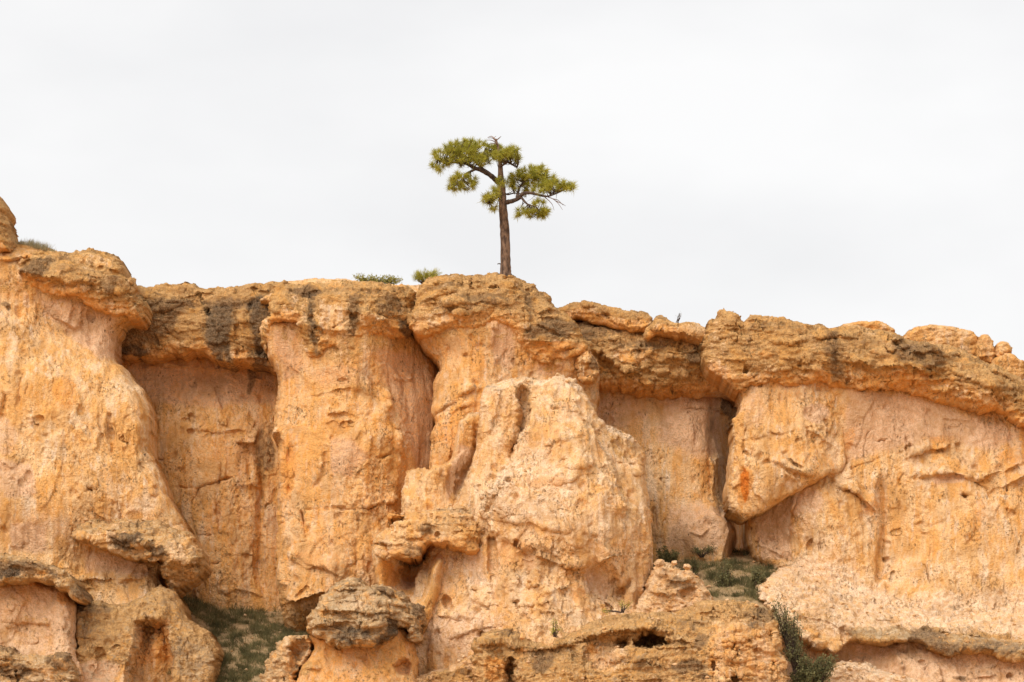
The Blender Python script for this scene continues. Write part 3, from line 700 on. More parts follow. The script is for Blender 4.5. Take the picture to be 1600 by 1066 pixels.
# ------------------------------------------------------------------ pillar that carries the pine
t = thing('rock_pillar', 'broad flat-topped rock pillar that carries the lone pine tree', 'rock pillar', at(760, 800, 0.8))
rock('wall', t, [(640, 490), (760, 490), (900, 530), (935, 560), (938, 600), (930, 660), (900, 850), (700, 850), (664, 800), (670, 740), (674, 700), (678, 668), (681, 655), (675, 640), (677, 612), (678, 590), (685, 573), (682, 560), (670, 545), (655, 528)], 1.0, 'wall', R=15, T=1.0, seed=10.7, base={'orange': 0.38},
     ctrl=[(655, 510, -0.3), (700, 530, 0.35), (760, 530, 0.4), (830, 555, 0.2), (900, 570, -0.3), (690, 560, -0.3), (720, 580, 0.4), (770, 580, 0.2), (830, 590, 0.0), (920, 600, -0.9), (690, 640, 0.2), (730, 640, 0.6), (690, 700, 0.5), (690, 780, 0.6), (760, 700, 1.0), (860, 750, 0.8)],
     feats=[('lip', [(676, 648), (700, 638), (728, 620), (750, 603)], 0.25, 22), ('crack', [(678, 647), (702, 636), (730, 618), (748, 605)], 2, 0.2), ('pit', 730, 558, 5, 5, 0.15), ('crack', [(715, 550), (716, 590), (714, 625)], 3, 0.12), ('lip', [(770, 545), (772, 520), (768, 505)], 0.15, 10), ('crack', [(785, 540), (800, 560), (808, 580)], 3, 0.1),
            ('lip', [(702, 735), (706, 690), (704, 655)], 0.2, 12), ('lip', [(704, 652), (725, 640), (748, 638)], 0.2, 12)],
     masks=[('cap', [(645, 500), (760, 500), (900, 560), (860, 585), (800, 550), (740, 532), (680, 540)], 0.5, 14), ('pink', [(762, 505), (795, 508), (805, 540), (800, 575), (770, 575), (766, 540)], 1.0, 8), ('cream', (790, 560, 22, 22), 0.35), ('pink', (862, 572, 24, 14), 0.8), ('orange', (745, 570, 16, 40), 0.55), ('orange', [(676, 650), (760, 600), (770, 700), (700, 760), (672, 760)], 0.6, 14), ('orange', (830, 560, 30, 18), 0.6), ('pink', (715, 540, 24, 20), 0.35)])
rock('cap_rock', t, [(636, 492), (644, 478), (650, 460), (654, 436), (666, 426), (700, 422), (750, 420), (798, 422), (820, 431), (838, 440), (854, 449), (863, 463), (874, 474), (890, 484), (902, 500), (914, 518), (922, 534), (912, 548), (890, 556), (868, 562), (846, 567), (832, 556), (815, 536), (803, 520), (795, 508), (780, 503), (763, 505), (748, 511), (720, 512), (698, 512), (690, 518), (668, 523), (652, 520), (640, 507)], 0.5, 'cap', R=16, T=0.9, seed=11.5, amp=0.9, Rb=8, Tb=0.3,
     ctrl=[(655, 445, -0.2), (720, 432, -0.3), (800, 434, -0.4), (860, 465, -0.8), (650, 490, 0.0), (720, 475, 0.4), (790, 480, 0.3), (850, 510, 0.0), (905, 530, -0.5), (700, 508, 0.1), (770, 500, 0.0), (840, 555, -0.1)],
     feats=[('lip', [(650, 470), (700, 478), (760, 474), (800, 480)], 0.15, 16), ('lip', [(660, 445), (720, 442), (780, 440)], 0.15, 8), ('pit', 772, 448, 6, 3, 0.25), ('crack', [(822, 450), (828, 480), (830, 510)], 4, 0.15), ('lip', [(835, 530), (870, 545), (910, 540)], 0.25, 12), ('lip', [(830, 505), (870, 520), (905, 530)], 0.2, 10), ('crack', [(850, 560), (880, 550), (905, 540)], 3, 0.2)],
     masks=[('varnish_shade', (755, 470, 50, 11), 0.55), ('varnish_shade', [(818, 445), (834, 455), (832, 500), (824, 505), (820, 470)], 0.6, 6), ('varnish_shade', (868, 512, 36, 20), 0.65), ('varnish_shade', (700, 448, 40, 6), 0.4), ('varnish_shade', (832, 520, 16, 14), 0.6), ('cap', (680, 500, 40, 14), -0.35), ('orange', (860, 545, 40, 12), 0.8), ('cap', (860, 548, 45, 12), -0.8), ('orange', (822, 525, 14, 12), 0.5), ('orange', (850, 462, 12, 14), 0.3)])
rock('jutting_block', t, [(898, 560), (906, 552), (920, 549), (930, 556), (937, 568), (932, 585), (930, 598), (912, 598), (902, 588), (899, 575)], 0.9, 'cap', R=6, T=0.4, seed=12.2, amp=1.0, base={'cap': 0.2, 'orange': 0.4},
     feats=[('crack', [(912, 565), (920, 580), (918, 595)], 2.5, 0.2)], masks=[('varnish_shade', (926, 565, 12, 10), 0.6)])

# ------------------------------------------------------------------ right wall
t = thing('cliff_wall', 'pale right-hand cliff wall under a long brown cap with a rust stain at its corner', 'cliff wall', at(1400, 960, 0.8))
rock('wall', t, [(1230, 590), (1400, 590), (1560, 620), (1690, 670), (1690, 980), (1400, 980), (1240, 900), (1200, 880), (1184, 865), (1174, 835), (1172, 800), (1180, 775), (1210, 760)], 0.9, 'wall', R=14, T=0.8, seed=13.8, amp=0.9,
     ctrl=[(1250, 610, 0.1), (1330, 615, 0.25), (1420, 630, 0.0), (1520, 650, -0.1), (1600, 680, 0.0), (1180, 800, -1.2), (1210, 800, -0.9), (1240, 790, -0.3), (1190, 850, -1.0), (1230, 850, -0.6), (1265, 800, 0.2), (1330, 700, 0.0), (1420, 680, 0.0), (1500, 690, 0.1), (1600, 700, 0.2), (1380, 780, 0.1), (1480, 780, 0.5), (1600, 780, 0.6), (1300, 860, 0.7), (1380, 870, 0.2), (1460, 880, 0.9), (1600, 880, 1.0), (1300, 950, 1.2), (1450, 950, 1.4), (1600, 950, 1.5)],
     feats=[('lip', [(1247, 770), (1238, 800), (1236, 840), (1244, 872)][::-1], 0.45, 18),
            ('lip', [(1305, 763), (1335, 772), (1350, 788), (1370, 804)], 0.4, 16), ('crack', [(1312, 765), (1338, 774), (1358, 798), (1372, 805)], 3, 0.25),
            ('crack', [(1381, 735), (1380, 780), (1382, 810), (1380, 850), (1378, 890), (1364, 940)], 9, 0.5), ('lip', [(1376, 735), (1368, 770), (1372, 810)][::-1], 0.2, 14),
            ('crack', [(1320, 735), (1360, 722), (1400, 708), (1425, 700)], 2, 0.12), ('lip', [(1410, 718), (1450, 708), (1475, 702), (1490, 692)], 0.42, 20), ('crack', [(1425, 714), (1450, 710), (1478, 703)], 2.4, 0.2),
            ('lip', [(1430, 750), (1470, 742), (1500, 746), (1530, 757)], 0.45, 18), ('lip', [(1515, 757), (1550, 744), (1575, 735), (1612, 718)], 0.45, 20), ('crack', [(1508, 745), (1530, 758), (1545, 770)], 2.5, 0.25),
            ('lip', [(1546, 772), (1580, 756), (1620, 738)], 0.4, 16), ('crack', [(1498, 690), (1500, 715), (1510, 730)], 4, 0.3), ('dent', [(1495, 778), (1503, 770), (1514, 777), (1507, 788)], 0.35, 3),
            ('crack', [(1585, 700), (1610, 695)], 3, 0.2), ('lip', [(1425, 820), (1436, 818), (1440, 810)], 0.2, 6), ('crack', [(1272, 800), (1270, 840), (1262, 866)], 3, 0.25), ('crack', [(1285, 830), (1282, 865)], 3, 0.18), ('crack', [(1455, 840), (1450, 880)], 4, 0.12),
            ('pit', 1385, 873, 6, 4, 0.3), ('crack', [(1384, 840), (1381, 870)], 2, 0.2), ('crack', [(1510, 850), (1530, 848)], 2.5, 0.15), ('pit', 1570, 798, 3, 3, 0.15), ('pit', 1423, 697, 4, 4, 0.25), ('lip', [(1470, 655), (1500, 658), (1520, 662)], 0.12, 10), ('lip', [(1560, 642), (1580, 665), (1610, 680)], 0.15, 14),
            ('crack', [(1200, 835), (1208, 838), (1212, 845)], 3, 0.2), ('lip', [(1185, 845), (1200, 852), (1225, 868)], 0.2, 8)],
     masks=[('cap', [(1320, 595), (1420, 600), (1600, 655), (1690, 690), (1690, 720), (1560, 662), (1420, 622), (1320, 614)], 0.5, 12), ('pink', [(1320, 610), (1400, 610), (1500, 640), (1590, 680), (1540, 700), (1450, 690), (1400, 700), (1330, 720), (1318, 660)], 1.0, 16), ('pink', (1480, 750, 30, 9), 1.0), ('pink', (1270, 660, 30, 24), 0.6), ('pink', [(1175, 790), (1240, 775), (1240, 870), (1190, 870)], 1.0, 8), ('pink', (1262, 785, 30, 20), 0.7), ('cream', (1300, 860, 40, 30), 0.5), ('cream', (1260, 820, 14, 40), 0.5),
            ('orange', (1328, 685, 10, 22), 0.6), ('orange', (1470, 690, 30, 9), 0.6), ('orange', (1580, 715, 34, 20), 0.55), ('orange', (1360, 790, 14, 20), 0.5), ('orange', (1530, 800, 8, 34), 0.5), ('orange', (1540, 850, 50, 20), 0.4), ('orange', (1470, 830, 50, 30), 0.3), ('cream', (1420, 900, 200, 14), 0.35), ('cream', [(1200, 880), (1300, 870), (1400, 930), (1690, 920), (1690, 990), (1200, 990)], 0.9, 20), ('varnish_shade', (1550, 655, 24, 14), 0.3)])
rock('overhanging_block', t, [(1146, 585), (1158, 612), (1158, 636), (1150, 652), (1146, 672), (1148, 690), (1143, 712), (1140, 742), (1137, 770), (1142, 792), (1152, 802), (1168, 806), (1190, 797), (1222, 779), (1250, 766), (1275, 753), (1296, 741), (1316, 735), (1320, 715, 8, 0.06), (1322, 660, 8, 0.03), (1330, 590, 8, 0.1), (1250, 585)], 0.25, 'wall', R=8, T=0.4, rag=2.2, seed=14.9, amp=1.2,
     ctrl=[(1160, 610, -0.1), (1250, 610, 0.0), (1320, 610, -0.55), (1155, 680, 0.1), (1230, 680, 0.25), (1290, 670, -0.1), (1318, 680, -0.58), (1150, 760, 0.3), (1200, 760, 0.5), (1280, 735, 0.15), (1315, 728, -0.3), (1160, 798, 0.1), (1220, 775, 0.2)],
     feats=[('crack', [(1146, 688), (1170, 688), (1200, 682), (1235, 676), (1250, 668)], 1.8, 0.18), ('lip', [(1150, 687), (1185, 686), (1230, 676)], 0.12, 14), ('lip', [(1200, 722), (1230, 735), (1260, 746), (1290, 745)], 0.3, 16), ('crack', [(1200, 725), (1230, 738), (1252, 748)], 2, 0.2), ('lip', [(1255, 672), (1290, 690), (1310, 704), (1312, 730)], 0.15, 14), ('crack', [(1247, 750), (1250, 765)], 1.8, 0.2), ('dent', [(1224, 742), (1246, 752), (1244, 768), (1216, 775)], 0.15, 6), ('lip', [(1168, 712), (1200, 722)], 0.12, 10), ('crack', [(1255, 670), (1295, 666), (1300, 662)], 1.8, 0.08), ('crack', [(1316, 640), (1317, 670), (1313, 690)], 1.8, 0.1), ('lip', [(1265, 628), (1300, 634), (1318, 636)], 0.05, 10)],
     masks=[('orange', (1162, 758, 14, 34), 0.9), ('rust', [(1154, 742), (1160, 732), (1168, 740), (1170, 775), (1165, 788), (1157, 768)], 1.0, 4), ('orange', (1240, 715, 50, 16), 0.35), ('orange', (1290, 720, 24, 22), 0.35), ('pink', (1275, 645, 24, 20), 0.8), ('cream', (1232, 758, 10, 10), 0.9), ('pink', (1180, 640, 24, 40), 0.5), ('orange', (1250, 600, 12, 40), 0.3)])
rock('cap_rock', t, [(1103, 535), (1106, 515), (1112, 498), (1118, 490), (1132, 484), (1146, 483), (1156, 487), (1163, 498), (1172, 490), (1186, 487), (1204, 489), (1232, 493), (1266, 499), (1302, 504), (1335, 503), (1365, 507), (1400, 511), (1422, 520), (1452, 530), (1482, 535), (1512, 545), (1542, 560), (1565, 574), (1600, 588), (1690, 625), (1690, 715), (1625, 675), (1598, 660), (1574, 648), (1560, 638), (1540, 640), (1500, 631), (1470, 622), (1440, 614), (1400, 606), (1370, 606), (1330, 604), (1318, 602), (1300, 598), (1280, 592), (1262, 598), (1240, 603), (1222, 596), (1200, 598), (1170, 604), (1155, 607), (1140, 600), (1128, 590), (1114, 580), (1104, 570), (1100, 552)], -0.1, 'cap', R=16, T=0.8, seed=15.3, Rb=8, Tb=0.25,
     ctrl=[(1120, 495, -0.3), (1200, 492, -0.3), (1300, 506, -0.4), (1420, 522, -0.5), (1540, 562, -0.4), (1640, 605, -0.2), (1110, 545, -0.2), (1180, 550, 0.3), (1300, 555, 0.4), (1420, 570, 0.5), (1540, 605, 0.6), (1640, 650, 0.8), (1180, 598, -0.1), (1300, 592, -0.2), (1420, 605, -0.4), (1520, 630, -0.3), (1600, 658, 0.0)],
     feats=[('pit', 1130, 530, 6, 3, 0.3), ('crack', [(1164, 488), (1166, 510), (1160, 530)], 4, 0.25), ('lip', [(1115, 515), (1180, 518), (1260, 525)], 0.12, 12), ('lip', [(1320, 572), (1370, 578), (1400, 576), (1430, 580), (1480, 588)], 0.4, 22), ('lip', [(1430, 595), (1470, 610), (1520, 620), (1545, 635)], 0.3, 10), ('crack', [(1545, 605), (1560, 622), (1580, 642)], 5, 0.3), ('lip', [(1440, 570), (1500, 590), (1560, 615), (1600, 630)], 0.25, 16), ('lip', [(1180, 585), (1240, 580), (1310, 585)], 0.2, 12), ('crack', [(1300, 520), (1305, 550), (1312, 590)], 4, 0.2), ('lip', [(1250, 565), (1290, 572), (1310, 568)], 0.15, 14)],
     masks=[('varnish_shade', [(1292, 515), (1314, 510), (1318, 560), (1324, 600), (1304, 604), (1294, 560), (1286, 545)], 0.6, 10), ('varnish_shade', [(1395, 520), (1430, 525), (1480, 545), (1480, 575), (1440, 580), (1410, 570), (1390, 545)], 0.55, 10), ('varnish_shade', (1340, 540, 34, 24), 0.35), ('varnish_shade', (1210, 510, 60, 12), 0.35), ('varnish_shade', (1170, 545, 24, 14), 0.35), ('varnish_shade', (1500, 560, 50, 14), 0.4), ('varnish_shade', (1580, 610, 40, 16), 0.35),
            ('orange', (1420, 592, 100, 11), 0.75), ('cap', [(1310, 578), (1440, 582), (1560, 620), (1560, 640), (1420, 608), (1310, 600)], -0.6, 8), ('orange', (1230, 590, 80, 8), 0.6), ('cap', (1210, 592, 100, 8), -0.5), ('cap', (1415, 548, 16, 12), -0.7), ('orange', (1250, 560, 50, 14), 0.25)])

# boulders on the right rim
def boulder(label, poly, y0, seed, group='rounded boulders on the right rim', name='boulder', **kw):
    P = np.array(poly, float)
    kw.setdefault('amp', 0.75); kw.setdefault('base', {'orange': 0.45, 'cap': 0.35})
    o = rock(name, None, poly, y0, 'cap', R=kw.pop('R', 9), T=kw.pop('T', 0.6), rag=1.0, seed=seed, back=kw.pop('back', 1.2), **kw)
    tag(o, label, 'boulder', group)
    return o
boulder('long low rounded orange boulder on the right rim, largest there', [(1412, 530), (1420, 515), (1435, 507), (1460, 505), (1495, 507), (1518, 513), (1532, 525), (1535, 545), (1520, 560), (1470, 555), (1430, 545)], 1.8, 16.1)
boulder('low flat orange slab behind the middle of the right cap', [(1310, 512), (1320, 502), (1345, 499), (1375, 500), (1392, 505), (1402, 513), (1390, 525), (1330, 525)], 1.6, 16.9)
boulder('small upright pointed orange boulder beside the long low boulder', [(1526, 545), (1530, 528), (1540, 519), (1549, 522), (1556, 535), (1560, 550), (1550, 565), (1530, 562)], 1.5, 17.7)
boulder('small yellowish boulder topping the heap at the right edge of the rim', [(1556, 545), (1562, 534), (1572, 531), (1580, 538), (1584, 548), (1578, 556), (1562, 556)], 1.4, 18.2, base={'orange': 0.4})
boulder('broad orange boulder under the small yellowish one at the right edge', [(1548, 575), (1556, 558), (1572, 550), (1588, 552), (1598, 564), (1606, 580), (1600, 596), (1570, 596)], 1.2, 18.9)

# ------------------------------------------------------------------ left buttress
t = thing('rock_buttress', 'tall flared golden buttress with layered cap at the left edge', 'buttress', at(130, 1060, -2.0))
rock('wall', t, [(-70, 400), (60, 420), (150, 440), (215, 470), (212, 492), (192, 498), (181, 512), (174, 530), (171, 548), (176, 560), (190, 570), (206, 592), (222, 612), (231, 632), (234, 660), (234, 690), (240, 715), (252, 745), (264, 775), (276, 798), (290, 820), (298, 850), (286, 880), (262, 895), (254, 905), (262, 925), (284, 950), (300, 990), (305, 1130), (-70, 1130)], 0.1, 'wall', R=24, T=1.3, base={'orange': 0.2}, seed=19.6,
     ctrl=[(0, 420, 0.3), (100, 450, 0.15), (190, 480, -0.2), (20, 480, 0.2), (90, 490, -0.4), (150, 510, -0.5), (20, 520, 0.6), (90, 550, 0.6), (150, 570, 0.4), (20, 620, 1.5), (110, 620, 1.4), (190, 630, 1.1), (20, 720, 2.0), (120, 720, 2.0), (210, 720, 1.5), (40, 800, 2.4), (150, 800, 2.2), (240, 800, 1.7), (40, 860, 1.9), (150, 880, 1.5), (230, 890, 1.4), (100, 950, 2.4), (230, 940, 2.0), (100, 1060, 2.8), (240, 1060, 2.6)],
     feats=[('lip', [(75, 487), (100, 505), (120, 520)], 0.3, 22), ('bump', 112, 478, 22, 16, 0.25), ('crack', [(138, 480), (140, 510), (142, 540)], 4, 0.15), ('lip', [(8, 480), (14, 484), (18, 478)], 0.2, 10),
            ('crack', [(40, 590), (38, 620), (36, 650)], 5, 0.22), ('crack', [(18, 620), (14, 650), (8, 680)], 6, 0.25), ('crack', [(163, 600), (164, 660), (163, 720)], 2.5, 0.2), ('crack', [(178, 650), (180, 690), (184, 725)], 4, 0.3), ('crack', [(85, 585), (86, 620), (84, 650)], 3, 0.12), ('lip', [(15, 740), (22, 735), (30, 745)], 0.2, 10), ('crack', [(46, 790), (46, 760), (52, 752)], 3, 0.2), ('pit', 72, 662, 7, 5, 0.15), ('dent', [(142, 770), (156, 771), (155, 781), (141, 780)], 0.25, 3), ('dent', [(240, 778), (254, 780), (252, 790), (242, 788)], 0.15, 3), ('crack', [(205, 640), (204, 670)], 3, 0.12), ('pit', 56, 757, 6, 12, 0.2),
            ('lip', [(120, 915), (180, 912), (240, 914)], 0.2, 12), ('crack', [(150, 860), (148, 880), (152, 905)], 3, 0.15), ('crack', [(245, 870), (240, 890), (248, 905)], 3, 0.2), ('crack', [(232, 690), (225, 720), (235, 745)], 3, 0.12), ('crack', [(120, 595), (118, 640), (125, 690)], 4, 0.1)],
     masks=[('cap', [(-60, 425), (60, 445), (130, 465), (200, 485), (150, 492), (60, 470), (-60, 450)], 0.5, 12), ('pink', [(60, 465), (140, 475), (180, 495), (172, 555), (150, 560), (110, 520), (70, 490)], 1.0, 12), ('pink', [(0, 730), (60, 735), (70, 780), (20, 790)], 0.9, 10), ('pink', [(25, 830), (85, 820), (85, 870), (30, 870)], 0.9, 10), ('pink', [(140, 865), (240, 880), (240, 905), (140, 900)], 0.8, 8), ('pink', (70, 830, 50, 30), 0.4), ('pink', (15, 690, 24, 40), 0.6), ('cream', (43, 468, 6, 12), 0.8),
            ('orange', (110, 625, 22, 40), 0.65), ('orange', (50, 650, 24, 60), 0.35), ('orange', (190, 745, 30, 20), 0.4), ('orange', (140, 690, 50, 30), 0.3), ('orange', (30, 455, 40, 16), 0.5), ('varnish_shade', (9, 478, 9, 7), 0.6), ('cap', (130, 920, 120, 10), 0.5), ('varnish_shade', (205, 918, 40, 5), 0.4), ('cream', (225, 795, 30, 12), 0.5)])
rock('cap_rock', t, [(-70, 396), (-10, 388), (20, 392), (60, 388), (90, 386), (112, 383), (130, 381), (152, 382), (172, 388), (184, 400), (191, 416), (194, 428), (206, 434), (211, 443), (214, 452), (223, 459), (226, 472), (223, 486), (214, 496), (198, 491), (178, 488), (160, 486), (142, 479), (126, 467), (105, 461), (82, 458), (50, 447), (26, 433), (8, 428), (-70, 430)], -0.3, 'cap', R=18, T=1.0, seed=20.4,
     ctrl=[(0, 400, -0.6), (90, 398, -0.3), (160, 396, -0.5), (60, 430, 0.3), (130, 430, 0.4), (190, 445, 0.1), (215, 475, -0.2), (60, 448, 0.0), (120, 460, 0.0), (180, 482, -0.2)],
     feats=[('lip', [(115, 412), (140, 416), (165, 420), (190, 428)], 0.3, 12), ('lip', [(30, 430), (75, 438), (110, 440), (150, 448)], 0.2, 10), ('crack', [(131, 390), (133, 405), (128, 415)], 3, 0.25), ('crack', [(157, 390), (160, 405)], 2.5, 0.15), ('lip', [(20, 413), (50, 404), (80, 400)], 0.15, 10), ('lip', [(150, 465), (180, 470), (215, 476)], 0.15, 8), ('lip', [(120, 452), (160, 458), (205, 462)], 0.15, 8), ('lip', [(190, 435), (215, 452)], 0.15, 8), ('crack', [(205, 440), (200, 470)], 2.5, 0.15)],
     masks=[('varnish_shade', [(28, 416), (50, 402), (85, 402), (80, 430), (70, 440), (30, 432)], 0.75, 8), ('varnish_shade', (170, 445, 16, 14), 0.55), ('varnish_shade', (105, 425, 30, 12), 0.35), ('varnish_shade', (100, 402, 18, 4), 0.4), ('orange', (100, 458, 60, 7), 0.5), ('cap', [(-70, 392), (40, 395), (20, 412), (-10, 425), (-70, 425)], -0.8, 6), ('orange', (145, 402, 30, 14), 0.35), ('cap', (150, 402, 30, 12), -0.4)])
rock('upper_slope', t, [(-70, 363), (10, 366), (28, 372), (60, 381), (86, 386), (110, 400), (60, 410), (-70, 420)], 0.9, 'rubble', R=8, T=0.5, seed=21.0, amp=0.45, base={'orange': 0.55}, ctrl=[(-60, 375, -0.8), (90, 393, -0.3), (-60, 415, 1.0), (60, 405, 0.9)])
rock('lower_ledge', t, [(106, 826), (120, 812), (140, 807), (166, 812), (200, 803), (236, 808), (262, 817), (288, 824), (304, 842), (314, 858), (318, 878), (312, 898), (294, 907), (272, 918), (262, 922), (253, 905), (254, 888), (250, 872), (226, 877), (200, 871), (176, 864), (150, 856), (126, 843)], -2.8, 'cap', R=22, T=1.3, seed=22.3, wear=0.2, amp=1.0, back=2.5, base={'cap': 0.65, 'grey': 0.35},
     ctrl=[(120, 820, -0.5), (200, 808, -0.3), (280, 826, -0.4), (130, 835, 0.1), (200, 840, 0.3), (280, 860, 0.5), (200, 866, 0.0), (260, 880, 0.2), (275, 905, -0.9), (300, 900, -0.4)],
     feats=[('lip', [(255, 882), (280, 882), (314, 886)], 0.5, 14), ('lip', [(165, 838), (195, 842), (225, 840)], 0.25, 12), ('dent', [(202, 848), (226, 850), (228, 868), (208, 866)], 0.15, 5), ('crack', [(232, 850), (236, 866), (232, 876)], 4, 0.25), ('lip', [(110, 822), (150, 830), (170, 838)], 0.1, 12)],
     masks=[('black', [(170, 836), (218, 836), (225, 845), (204, 850), (206, 866), (180, 858)], 0.8, 5), ('black', [(230, 850), (258, 852), (262, 872), (240, 874)], 0.65, 6), ('cap', (215, 858, 12, 10), -0.9), ('cap', (150, 842, 36, 14), -0.7), ('cap', (285, 855, 24, 26), -0.35), ('orange', (285, 860, 10, 14), 0.4), ('varnish_shade', (115, 822, 10, 8), 0.5), ('varnish_shade', (220, 815, 20, 8), 0.5), ('cap', (285, 905, 26, 12), -0.4)])
tag(rock('boulder', None, [(-60, 300), (-10, 300), (1, 310), (7, 323), (5, 332), (11, 345), (14, 358), (17, 372), (14, 384), (4, 390), (-60, 395)], -0.5, 'cap', R=16, T=1.0, seed=23.1, amp=0.6, base={'cap': 0.9, 'orange': 0.3}, masks=[('orange', (5, 378, 14, 10), 0.6)], back=2.0), 'brown boulder cut by the left frame edge above the rim', 'boulder')
tag(rock('rock_pier', None, [(112, 958), (117, 944), (140, 938), (182, 939), (214, 926), (240, 912), (256, 914), (270, 926), (281, 946), (290, 964), (312, 978), (330, 994), (341, 1018), (337, 1066), (340, 1130), (112, 1130)], -4.2, 'wall', R=15, T=1.0, seed=24.7, amp=1.25, base={'cap': 0.95, 'grey': 0.3, 'varnish_shade': 0.28}, step=1.2,
     ctrl=[(120, 950, -0.5), (200, 945, -0.6), (260, 925, -1.0), (130, 1000, 0.1), (180, 1000, 0.3), (300, 990, -0.2), (320, 1040, 0.1), (150, 1060, 0.3), (300, 1070, 0.3)],
     feats=[('dent', [(211, 972), (226, 962), (256, 968), (263, 990), (270, 1030), (268, 1130), (200, 1130), (200, 1050), (206, 1020)], 1.5, 12), ('lip', [(214, 966), (240, 972), (262, 972)], 0.5, 18), ('dent', [(108, 995), (120, 997), (123, 1012), (116, 1028), (108, 1024)], 1.0, 4), ('crack', [(155, 1010), (158, 1040), (150, 1066)], 6, 0.25), ('bump', 245, 1000, 12, 40, 0.5), ('lip', [(118, 1000), (150, 998), (160, 1004)], 0.2, 12), ('lip', [(115, 945), (160, 946), (205, 950)], 0.15, 6)],
     masks=[('varnish_shade', [(114, 945), (180, 944), (170, 962), (118, 965)], 0.6, 8), ('orange', [(215, 970), (262, 970), (270, 1040), (210, 1040)], 0.7, 10), ('cap', [(210, 970), (262, 970), (268, 1066), (200, 1066)], -0.9, 8), ('orange', (270, 972, 10, 12), 1.0), ('pink', (150, 1050, 40, 24), 0.8), ('cap', (160, 1055, 50, 24), -0.8), ('varnish_shade', (300, 1020, 34, 40), 0.35), ('varnish_shade', (260, 942, 16, 12), 0.4), ('cap', (300, 1030, 40, 50), 0.9), ('grey', (305, 1030, 36, 40), 0.5), ('varnish_shade', (150, 985, 50, 26), 0.35)]),
    'brown rock pier with a dark vertical hollow, in front of the left buttress', 'rock')

t = thing('rock_block', 'low pink-walled block with dark overhanging cap in the lower left corner', 'rock', at(40, 1066, -6))
rock('wall', t, [(-70, 896), (88, 910), (104, 928), (112, 950), (113, 1000), (119, 1030), (130, 1066), (136, 1130), (-70, 1130)], -5.2, 'wall', R=16, T=1.1, seed=25.5, base={'pink': 0.6},
     ctrl=[(0, 905, -0.5), (90, 920, -0.6), (0, 940, 0.0), (100, 950, -0.1), (30, 985, -0.4), (80, 985, -0.3), (0, 1010, 0.2), (100, 1020, 0.0), (40, 1060, 0.5)],
     feats=[('lip', [(0, 965), (30, 972), (80, 975)], 0.25, 22), ('crack', [(95, 930), (98, 960), (104, 980)], 4, 0.2), ('lip', [(40, 1004), (58, 1004)], 0.1, 4), ('crack', [(60, 955), (90, 960)], 3, 0.12), ('lip', [(10, 940), (40, 945), (75, 940)], 0.12, 14)],
     masks=[('orange', (100, 930, 10, 20), 0.8), ('orange', (40, 912, 60, 6), 0.7), ('cap', (40, 975, 50, 14), 0.35)])
rock('cap_rock', t, [(-70, 856), (0, 861), (38, 868), (76, 881), (108, 898), (120, 914), (131, 930), (126, 938), (112, 938), (104, 926), (91, 920), (82, 908), (50, 907), (15, 909), (-70, 914)], -6.1, 'cap', R=13, T=0.8, seed=26.2, wear=0, amp=0.9, base={'cap': 0.7, 'grey': 0.4},
     masks=[('varnish_shade', [(0, 875), (40, 872), (90, 892), (100, 906), (60, 890), (20, 902), (-60, 905), (-60, 880)], 0.85, 8), ('black', (14, 896, 20, 9), 0.7), ('varnish_shade', (118, 925, 14, 14), 0.7), ('cap', (45, 898, 30, 6), -0.5), ('orange', (40, 903, 40, 4), 0.5)],
     feats=[('lip', [(0, 888), (40, 886), (80, 898)], 0.15, 8)])
rock('lower_ledge', t, [(-70, 1003), (0, 1007), (28, 1019), (52, 1022), (76, 1020), (100, 1018), (112, 1034), (122, 1066), (128, 1130), (-70, 1130)], -6.3, 'cap', R=14, T=0.9, seed=27.0, amp=1.2, base={'cap': 0.6, 'grey': 0.45},
     masks=[('varnish_shade', (90, 1030, 20, 14), 0.7), ('varnish_shade', (24, 1050, 26, 12), 0.8), ('orange', (70, 1056, 24, 16), 0.4), ('cap', (66, 1056, 20, 14), -0.8), ('varnish_shade', (10, 1016, 20, 6), 0.5)])

# ------------------------------------------------------------------ central knob
t = thing('rock_outcrop', 'big pale flaring rock outcrop standing in front of the cliff below the pine', 'rock outcrop', at(820, 1066, -5))
rock('left_shoulder', t, [(634, 742), (638, 732), (655, 729), (672, 732), (690, 722), (702, 712), (708, 694), (712, 672), (716, 652), (730, 641), (750, 636), (780, 640), (790, 820), (700, 850), (640, 835), (626, 806), (629, 775)], -1.5, 'wall', R=14, T=0.9, seed=28.8, amp=1.15,
     ctrl=[(645, 740, 0.0), (690, 735, 0.1), (740, 660, -0.6), (735, 700, -0.8), (715, 740, -0.6), (650, 790, 0.6), (700, 800, 0.2), (760, 780, 0.0)],
     feats=[('crack', [(744, 655), (740, 700), (726, 740), (712, 780)], 6, 0.5), ('lip', [(716, 650), (735, 642), (750, 640)], 0.2, 8), ('crack', [(628, 760), (627, 790)], 2, 0.15)],
     masks=[('orange', (705, 700, 12, 24), 0.4), ('pink', [(712, 690), (742, 690), (725, 750), (700, 790), (695, 760)], 0.8, 8), ('orange', (680, 775, 16, 14), 0.4)])
